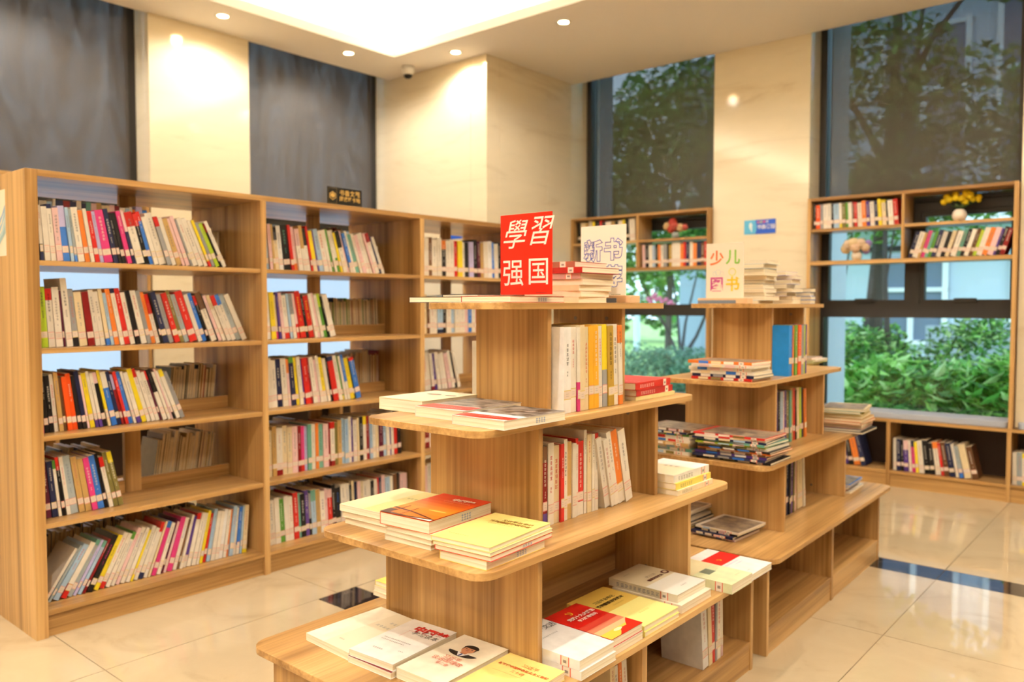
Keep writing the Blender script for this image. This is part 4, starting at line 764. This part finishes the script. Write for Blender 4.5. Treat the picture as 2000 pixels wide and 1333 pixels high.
# ------------------------------------------------------------------ flowers
def ball(mb, c, r, col, n=8, m=5, sq=1.0):
    prof = [(max(.0005, r*math.sin(math.pi*k/m)), -r*sq*math.cos(math.pi*k/m)) for k in range(m+1)]
    mb.lathe(prof, c[0], c[1], n, col, 0, c[2])
def bloom(e, name, c, r, col, rnd, petals=9):
    r *= 1.3
    mb = MB(); ball(mb, c, r*.82, col, 9, 6)
    for ring, (k, el, rr) in enumerate(((petals, 5, 1.05), (petals-2, 50, 1.0))):
        for i in range(k):
            a = 2*math.pi*(i+ring*.5)/k; d = Vector((math.cos(a)*math.cos(R(el)), math.sin(a)*math.cos(R(el)), math.sin(R(el)))); s = Vector((-math.sin(a), math.cos(a), 0)); C0 = Vector(c)
            mb.quad([C0+s*r*.12, C0+d*r*rr*.6+s*r*.36, C0+d*r*rr, C0+d*r*rr*.6-s*r*.36, C0-s*r*.12], jit(col, 14))
    mb.build(name, M['flower'], e)
def vase_of(label, P, vr, blooms, stemcol, seed, vcol=None, rcl=.03):
    e = tag(empty('flower_vase', P), label, 'flowers', 'vases of flowers on the window shelves'); rnd = random.Random(seed)
    prof = [(.35*vr, 0), (.72*vr, .12*vr), (.98*vr, .6*vr), (vr, .95*vr), (.9*vr, 1.4*vr), (.62*vr, 1.75*vr), (.45*vr, 1.85*vr), (.40*vr, 1.80*vr), (.40*vr, 1.3*vr)]
    MB().lathe(prof, n=24, col=vcol or (240, 226, 206)).build('vase', M['vase'] if vcol is None else M['flower'], e, smooth=True)
    for x, y, z, c, r in blooms:
        MB().tube([(0, 0, 1.4*vr), (x*.4, y*.4, 1.4*vr+(z-1.4*vr)*.6), (x, y, z)], .0022, 6, stemcol).build('stem', M['leaf'], e)
        bloom(e, 'blossom', (x, y, z), r, c, rnd)
    for k in range(9):
        a = rnd.uniform(0, 6.28); l_ = rnd.uniform(.04, .075); d = Vector((math.cos(a), math.sin(a), .5)); s = Vector((-math.sin(a), math.cos(a), 0)); b0 = Vector((0, 0, 1.8*vr))
        MB().quad([b0, b0+d*l_*.5+s*.012, b0+d*l_, b0+d*l_*.5-s*.012], jit(stemcol, 14)).build('leaf', M['leaf'], e)
yl = (252, 222, 40)
vase_of('white round vase of yellow flowers, high on the right window shelf', (-1.215, 5.98, 1.805), .044, [(-.095, .0, .135, yl, .020), (-.078, .01, .165, yl, .022), (-.06, -.01, .148, yl, .022), (-.028, .01, .178, yl, .022), (-.02, -.02, .155, yl, .022), (.012, -.01, .150, yl, .024), (.030, .01, .128, yl, .024), (.038, 0, .178, yl, .026), (.06, -.01, .165, yl, .024), (.075, .01, .142, yl, .02), (.11, 0, .150, yl, .018), (.108, .01, .132, yl, .014)], (70, 100, 50), 2)
pe = (255, 234, 206); pe2 = (255, 236, 194); lv = (200, 176, 240)
vase_of('small white vase of peach and lavender flowers, lower right window shelf', (-1.862, 5.975, 1.572), .036, [(-.075, 0, .085, pe2, .034), (-.05, -.02, .112, pe, .036), (-.012, -.03, .122, pe2, .036), (.03, -.02, .118, pe, .036), (.062, -.01, .092, pe, .03), (.0, -.035, .09, (255, 226, 196), .034), (.078, .0, .118, lv, .024), (.06, .01, .07, lv, .026)], (150, 170, 100), 3)
rd = (222, 90, 76)
vase_of('glass vase of red and cream flowers on the shelf near the corner column', (-3.315, 5.985, 1.805), .032, [(-.075, 0, .105, (244, 216, 160), .034), (-.02, -.01, .135, rd, .034), (.0, -.02, .10, (228, 110, 96), .036), (-.03, -.02, .078, rd, .03), (.042, 0, .088, (244, 214, 160), .034), (.08, .01, .09, (226, 120, 110), .026)], (80, 120, 60), 4, vcol=(196, 204, 200))
# ------------------------------------------------------------------ outdoors
g = struct(bx('ground', M['grass'], None, -60, 40, YG+.06, 70, -.2, -.1)); struct(bx('ground', M['grass'], None, -60, XG-.3, -40, YG+.06, -.2, -.1))
def leaves(mb, n, fn, size, cols, rnd, asp=.42, droop=0):
    for _ in range(n):
        c = Vector(fn(rnd)); d = Vector((rnd.gauss(0, 1), rnd.gauss(0, 1), rnd.gauss(0, .6)+.25)).normalized(); s = d.cross(Vector((rnd.gauss(0, .5), rnd.gauss(0, .5), 1))).normalized(); l_ = size*rnd.uniform(.6, 1.25); k = jit(cols[int(rnd.random()*len(cols))], 16)
        n_ = d.cross(s)*l_*.08
        mb.add([c-d*l_*.5, c+s*l_*asp*.5+n_, c+d*l_*.5, c-s*l_*asp*.5+n_], [(0, 1, 2), (0, 2, 3)], k)
def ellip(c, r, shell=.55):
    def f(rnd):
        while 1:
            v = Vector((rnd.uniform(-1, 1), rnd.uniform(-1, 1), rnd.uniform(-1, 1)))
            if shell < v.length <= 1: return (c[0]+v.x*r[0], c[1]+v.y*r[1], c[2]+v.z*r[2])
    return f
def shrub(label, c, r, n, size, cols, seed, asp=.42, name='shrub', group='shrubs in the garden'):
    rnd = random.Random(seed); e = tag(empty(name, (c[0], c[1], -.1)), label, 'shrub', group)
    mb = MB(); leaves(mb, n, ellip((0, 0, c[2]+.1), r), size, cols, rnd, asp); o = mb.build('foliage', M['leaf'], e); o['kind'] = 'stuff'
    MB().tube([(0, 0, 0), (0, 0, c[2])], [.03, .015], 6, (80, 66, 50)).build('stem', M['bark'], e)
LG = [(176, 228, 120), (146, 210, 104), (112, 184, 84), (206, 238, 166), (78, 144, 66)]; DG = [(70, 120, 64), (90, 140, 76), (54, 96, 54), (120, 160, 96)]; GG = [(120, 160, 130), (96, 140, 112), (140, 178, 148), (84, 122, 96)]
for k, (x, y, z, rx, ry, rz_, lab) in enumerate(((-2.05, 7.5, .38, .45, .4, .46, 'glossy broad-leaved shrub low at the left of the wide window'), (-1.55, 7.35, .36, .5, .4, .44, 'glossy broad-leaved shrub below the middle of the wide window'), (-1.0, 7.3, .42, .5, .42, .52, 'lush light green shrub at the right of the wide window'), (-.6, 7.9, .6, .6, .5, .6, 'tall light green shrub against the right window edge'))):
    shrub(lab, (x, y, z), (rx, ry, rz_), 1500, .17, LG, 20+k, .40)
for k, (x, y, z, rx, ry, rz_, lab) in enumerate(((-1.6, 9.2, .62, .7, .5, .55, 'bright hedge behind the broad-leaved shrubs, middle of the wide window'), (-.6, 9.1, .66, .8, .5, .62, 'bright hedge behind the broad-leaved shrubs, towards the right pillar'), (-2.55, 8.6, .5, .45, .45, .55, 'fine-leaved shrub around the slender trunks in the wide window'), (-2.9, 9.6, .55, .6, .5, .6, 'fine-leaved darker shrub at the foot of the big trunk'))):
    shrub(lab, (x, y, z), (rx, ry, rz_), 2200, .10, LG+DG, 30+k, .5)
for k, (x, y, z, rx, ry, rz_, lab) in enumerate(((-6.7, 10.6, .22, 1.0, .7, .5, 'rounded grey-green shrub in the garden at the left of the narrow window'), (-5.7, 10.4, .2, .9, .7, .48, 'rounded grey-green shrub in the middle of the narrow window'), (-4.9, 10.2, .25, .8, .7, .5, 'rounded grey-green shrub behind the farther display'), (-4.2, 9.8, .3, .9, .7, .55, 'rounded grey-green shrub hidden by the pillar'))):
    shrub(lab, (x, y, z), (rx, ry, rz_), 2600, .085, GG, 40+k, .5)
def tree(label, pts, rads, branches, crowns, cols, seed, size=.12, dens=1.0, cat='tree', blossoms=None):
    rnd = random.Random(seed); b = Vector(pts[0]); e = tag(empty('tree', b), label, cat, 'trees in the garden')
    MB().tube([Vector(p)-b for p in pts], rads, 10, (92, 84, 82)).build('trunk', M['bark'], e)
    for br, rr in branches: MB().tube([Vector(p)-b for p in br], rr, 7, (84, 76, 74)).build('branch', M['bark'], e)
    if crowns:
        mb = MB()
        for c, r, n in crowns: leaves(mb, int(n*dens), ellip(tuple(Vector(c)-b), r, .3), size, cols, rnd, .5)
        o = mb.build('foliage', M['leaf'], e); o['kind'] = 'stuff'
    if blossoms:
        for c, r in blossoms: bloom(e, 'blossom', tuple(Vector(c)-b), r, (255, 160, 200), rnd)
TG = [(110, 160, 70), (80, 130, 58), (134, 182, 86), (62, 108, 50)]
tree('dark leaning tree trunk in the wide window with branches behind the blind', [(-2.84, 9.5, -.1), (-2.77, 9.5, 1.0), (-2.70, 9.5, 2.2), (-2.60, 9.5, 3.5), (-2.55, 9.5, 5.2)], [.125, .10, .07, .055, .04],
     [([(-2.68, 9.5, 2.5), (-2.4, 9.4, 3.4), (-2.25, 9.3, 4.6)], [.05, .035, .015]), ([(-2.62, 9.5, 3.2), (-2.2, 9.3, 4.0), (-1.4, 9.1, 4.9)], [.045, .03, .012]), ([(-2.66, 9.5, 2.8), (-3.2, 9.6, 3.8), (-3.6, 9.6, 4.6)], [.045, .03, .012])],
     [((-3.0, 9.3, 3.0), (.9, .7, .75), 1500), ((-1.9, 9.1, 2.6), (.95, .7, .6), 1500), ((-1.0, 9.0, 2.5), (.6, .6, .5), 800), ((-1.1, 9.0, 4.6), (.9, .7, .5), 900), ((-2.6, 9.3, 2.3), (.8, .7, .4), 700), ((-1.7, 9.0, 3.3), (.9, .6, .5), 1000), ((-2.7, 9.2, 3.9), (.8, .6, .5), 900)], TG, 50)
for k, (pts, lab) in enumerate(((((-2.82, 8.6, -.1), (-2.80, 8.6, .7), (-2.83, 8.6, 1.25), (-2.86, 8.6, 2.4)), 'slender pale sapling at the left of the wide window'), (((-2.30, 8.6, -.1), (-2.33, 8.6, .4), (-2.40, 8.6, 1.44), (-2.42, 8.6, 2.6)), 'slender pale sapling right of the big dark trunk'))):
    tree(lab, pts, [.035, .03, .026, .018], [((pts[2], (pts[2][0]+.12, 8.6, pts[2][2]+.9)), [.014, .006])], [((pts[3][0], 8.6, 2.4), (.4, .4, .35), 260)], TG, 60+k)
tree('many-stemmed garden tree with pink blossoms in the narrow window', [(-5.93, 10.9, -.1), (-5.93, 10.9, .45)], [.06, .05],
     [([(-5.93, 10.9, .4), (-6.15, 10.8, .95), (-6.55, 10.7, 1.7)], [.032, .022, .01]), ([(-5.93, 10.9, .42), (-5.98, 10.9, 1.0), (-6.1, 10.9, 1.9)], [.028, .02, .01]), ([(-5.93, 10.9, .42), (-5.80, 10.8, 1.0), (-5.6, 10.8, 1.8)], [.028, .02, .01]), ([(-5.93, 10.9, .4), (-5.62, 10.8, .8), (-5.25, 10.7, 1.5)], [.036, .026, .012])],
     [((-6.5, 10.7, 2.05), (.9, .6, .42), 900), ((-5.4, 10.6, 2.05), (.8, .6, .42), 900), ((-5.9, 10.6, 2.9), (1.5, .7, .8), 2400), ((-6.9, 10.8, 2.6), (.8, .6, .9), 1000), ((-6.2, 11.2, 4.0), (1.6, .7, .9), 2400), ((-7.4, 11.4, 3.6), (.9, .7, 1.0), 1200), ((-5.0, 10.9, 3.4), (.8, .6, 1.0), 1000)], TG, 70, size=.13,
     blossoms=[((x, 10.6, z), .034) for x, z in ((-6.24, 1.38), (-6.18, 1.34), (-6.12, 1.36), (-6.08, 1.31), (-6.02, 1.34), (-6.2, 1.41), (-5.93, 1.30), (-5.88, 1.25), (-5.84, 1.22), (-5.92, 1.22), (-5.78, 1.21), (-5.97, 1.27), (-6.32, 1.35), (-6.28, 1.31))])
tree('tall tree farther back, its crown dark behind the narrow blind', [(-8.2, 14.5, -.1), (-8.1, 14.5, 3), (-8.0, 14.5, 5.5)], [.07, .06, .04], [], [((-8.8, 14.0, 4.2), (1.6, 1, 1.6), 1600), ((-6.9, 13.6, 5.2), (1.8, 1, 1.4), 1600), ((-8.6, 14, 2.4), (1.3, 1, .8), 900), ((-6.6, 13.8, 2.7), (1.2, .9, .7), 700)], TG, 80, size=.2)
tree('light green bushy tree before the pale building, right pane of the wide window', [(-.5, 12.3, -.1), (-.5, 12.3, 1.2)], [.08, .05], [], [((-.55, 12.2, 1.55), (.6, .6, .55), 1400), ((-1.1, 12.4, 1.0), (.7, .5, .5), 1000), ((.3, 12.3, 1.1), (.6, .5, .5), 800)], LG, 75, size=.13)
# building across the garden
e = tag(empty('building', (-1.0, 17.0, -.1)), 'pale blue-grey building with tall white window frames across the garden', 'building')
def fb(n, c, x0, x1, y0, y1, z0, z1): return MB().box(x0+1, x1+1, y0-17, y1-17, z0+.1, z1+.1, c).build(n, M['facade'], e)
fb('wall', (196, 210, 226), -6.2, 9, 17.0, 17.4, -.1, 9.5)
for x0, x1, z0, z1 in ((-4.9, -3.6, .5, 2.2), (-2.6, -1.7, .9, 2.1), (-.5, .5, .9, 2.1), (1.3, 3, .4, 2.3), (-4.9, -3.3, 3.4, 6.6), (-2.9, -1.2, 3.4, 6.9), (-.8, .9, 3.4, 6.9), (1.3, 3.2, 3.4, 6.9)):
    f = fb('window', (112, 128, 152), x0, x1, 16.96, 17.0, z0, z1)
    for xx in (x0, (x0+x1)/2-.05, x1-.1): fb('window_bar', (236, 240, 246), xx, xx+.1, 16.9, 16.96, z0, z1)
    for zz in (z0, (z0*.4+z1*.6), z1-.1): fb('window_bar', (236, 240, 246), x0, x1, 16.91, 16.97, zz, zz+.08)
fb('ledge', (238, 242, 248), -6.2, 9, 16.2, 17.0, 2.75, 3.0); fb('ledge', (238, 242, 248), -6.2, 9, 16.4, 17.0, 7.2, 7.5)
fb('corner_pier', (226, 234, 244), -6.6, -6.1, 16.7, 17.4, -.1, 9.5); fb('pipe', (40, 44, 50), -5.2, -3.9, 16.9, 16.97, 2.32, 2.42)
fb('low_wall', (170, 180, 196), -3.1, 9, 13.2, 13.4, -.1, .95)
e = tag(empty('balcony', (-8.2, 18.0, 3.6)), 'white balcony railing seen dimly through the narrow blind', 'balcony')
for z in (0, .35, .85): MB().box(-2.2, 2.6, -.04, .04, z, z+.07, (214, 222, 232)).build('rail', M['facade'], e)
for x in (-2.2, -1.0, .2, 1.4, 2.5): MB().box(x, x+.1, -.04, .04, -.3, .92, (214, 222, 232)).build('post', M['facade'], e)
MB().box(-2.3, 2.7, 0, 1.2, -.4, -.05, (190, 200, 212)).build('floor_slab', M['facade'], e)
MB().box(-2.3, 2.7, 1.2, 1.4, -3.7, 4, (150, 164, 182)).build('wall', M['facade'], e)
e = tag(empty('barrier', (-9.6, 19.5, -.1)), 'red and white road barrier far off beyond the garden', 'barrier')
for k in range(3): MB().box(0, 2.2, -.05, .05, .35+.38*k, .55+.38*k, (226, 60, 70) if k != 1 else (244, 244, 246)).build('plank', M['facade'], e)
for x in (.1, 1.9): MB().box(x, x+.12, -.06, .06, 0, 1.3, (236, 238, 242)).build('post', M['facade'], e)
for k, (x, y) in enumerate(((-15.2, 20.5), (-12.6, 20.5))):
    e = tag(empty('light_pole', (x, y, -.1)), ('left', 'right')[k]+' pale post beyond the lawn in the narrow window', 'post'); MB().lathe([(.09, 0), (.08, 1.7), (.02, 1.75)], n=12, col=(206, 222, 232)).build('shaft', M['facade'], e); MB().lathe([(.14, 0), (.14, .06), (.09, .08)], n=12, col=(180, 196, 206)).build('foot_ring', M['facade'], e)
for k, (x, y, z, rx) in enumerate(((-19, 26, 1.2, 3.0), (-14, 27, 1.6, 3.2), (-9, 26, 1.5, 3.0))):
    shrub(('left', 'middle', 'right')[k]+' tall leafy hedge clump far beyond the lawn', (x, y, z), (rx, 1, 1.6), 1500, .42, DG+LG, 90+k, .6)
# plant behind the middle bay
e = tag(empty('potted_plant', (-5.56, 3.62, 1.5505)), 'green potted plant behind the bookcase, leaves over the middle bay', 'plant')
MB().lathe([(.04, 0), (.06, .11), (.055, .11), (.05, .09)], n=16, col=(220, 214, 204)).build('pot', M['flower'], e)
rnd = random.Random(5)
for k in range(12):
    a = rnd.uniform(0, 6.28); d = Vector((math.cos(a), math.sin(a), rnd.uniform(.2, 1.4))).normalized(); s = Vector((-math.sin(a), math.cos(a), 0)); b0 = Vector((0, 0, .1))
    MB().add([b0, b0+d*.1+s*.035, b0+d*.2, b0+d*.1-s*.035], [(0, 1, 2), (0, 2, 3)], jit((90, 150, 60), 15)).build('leaf', M['leaf'], e)
# shelves in the left windows, seen through the bookcase
def niche(label, y0, y1, xm):
    e = tag(empty('window_shelf', (-5.6, (y0+y1)/2, .44)), label, 'wall shelf', 'open wooden shelves in the left windows'); cy = (y0+y1)/2
    def b2(n, m, a, c, z0, z1): return bx(n, m, e, -.10, .125, a-cy, c-cy, z0-.44, z1-.44)
    b2('side_panel', M['wz'], y0, y0+.024, .44, 2.06); b2('side_panel', M['wz'], y1-.024, y1, .44, 2.06); b2('top_board', M['wy'], y0+.024, y1-.024, 2.035, 2.06); b2('shelf_board', M['wy'], y0+.024, y1-.024, 1.53, 1.55); 
niche('wooden window shelf behind the left bay of the bookcase', 1.24, 2.61, 1.93); niche('wooden window shelf behind the middle bay of the bookcase', 3.39, 4.76, 4.08)
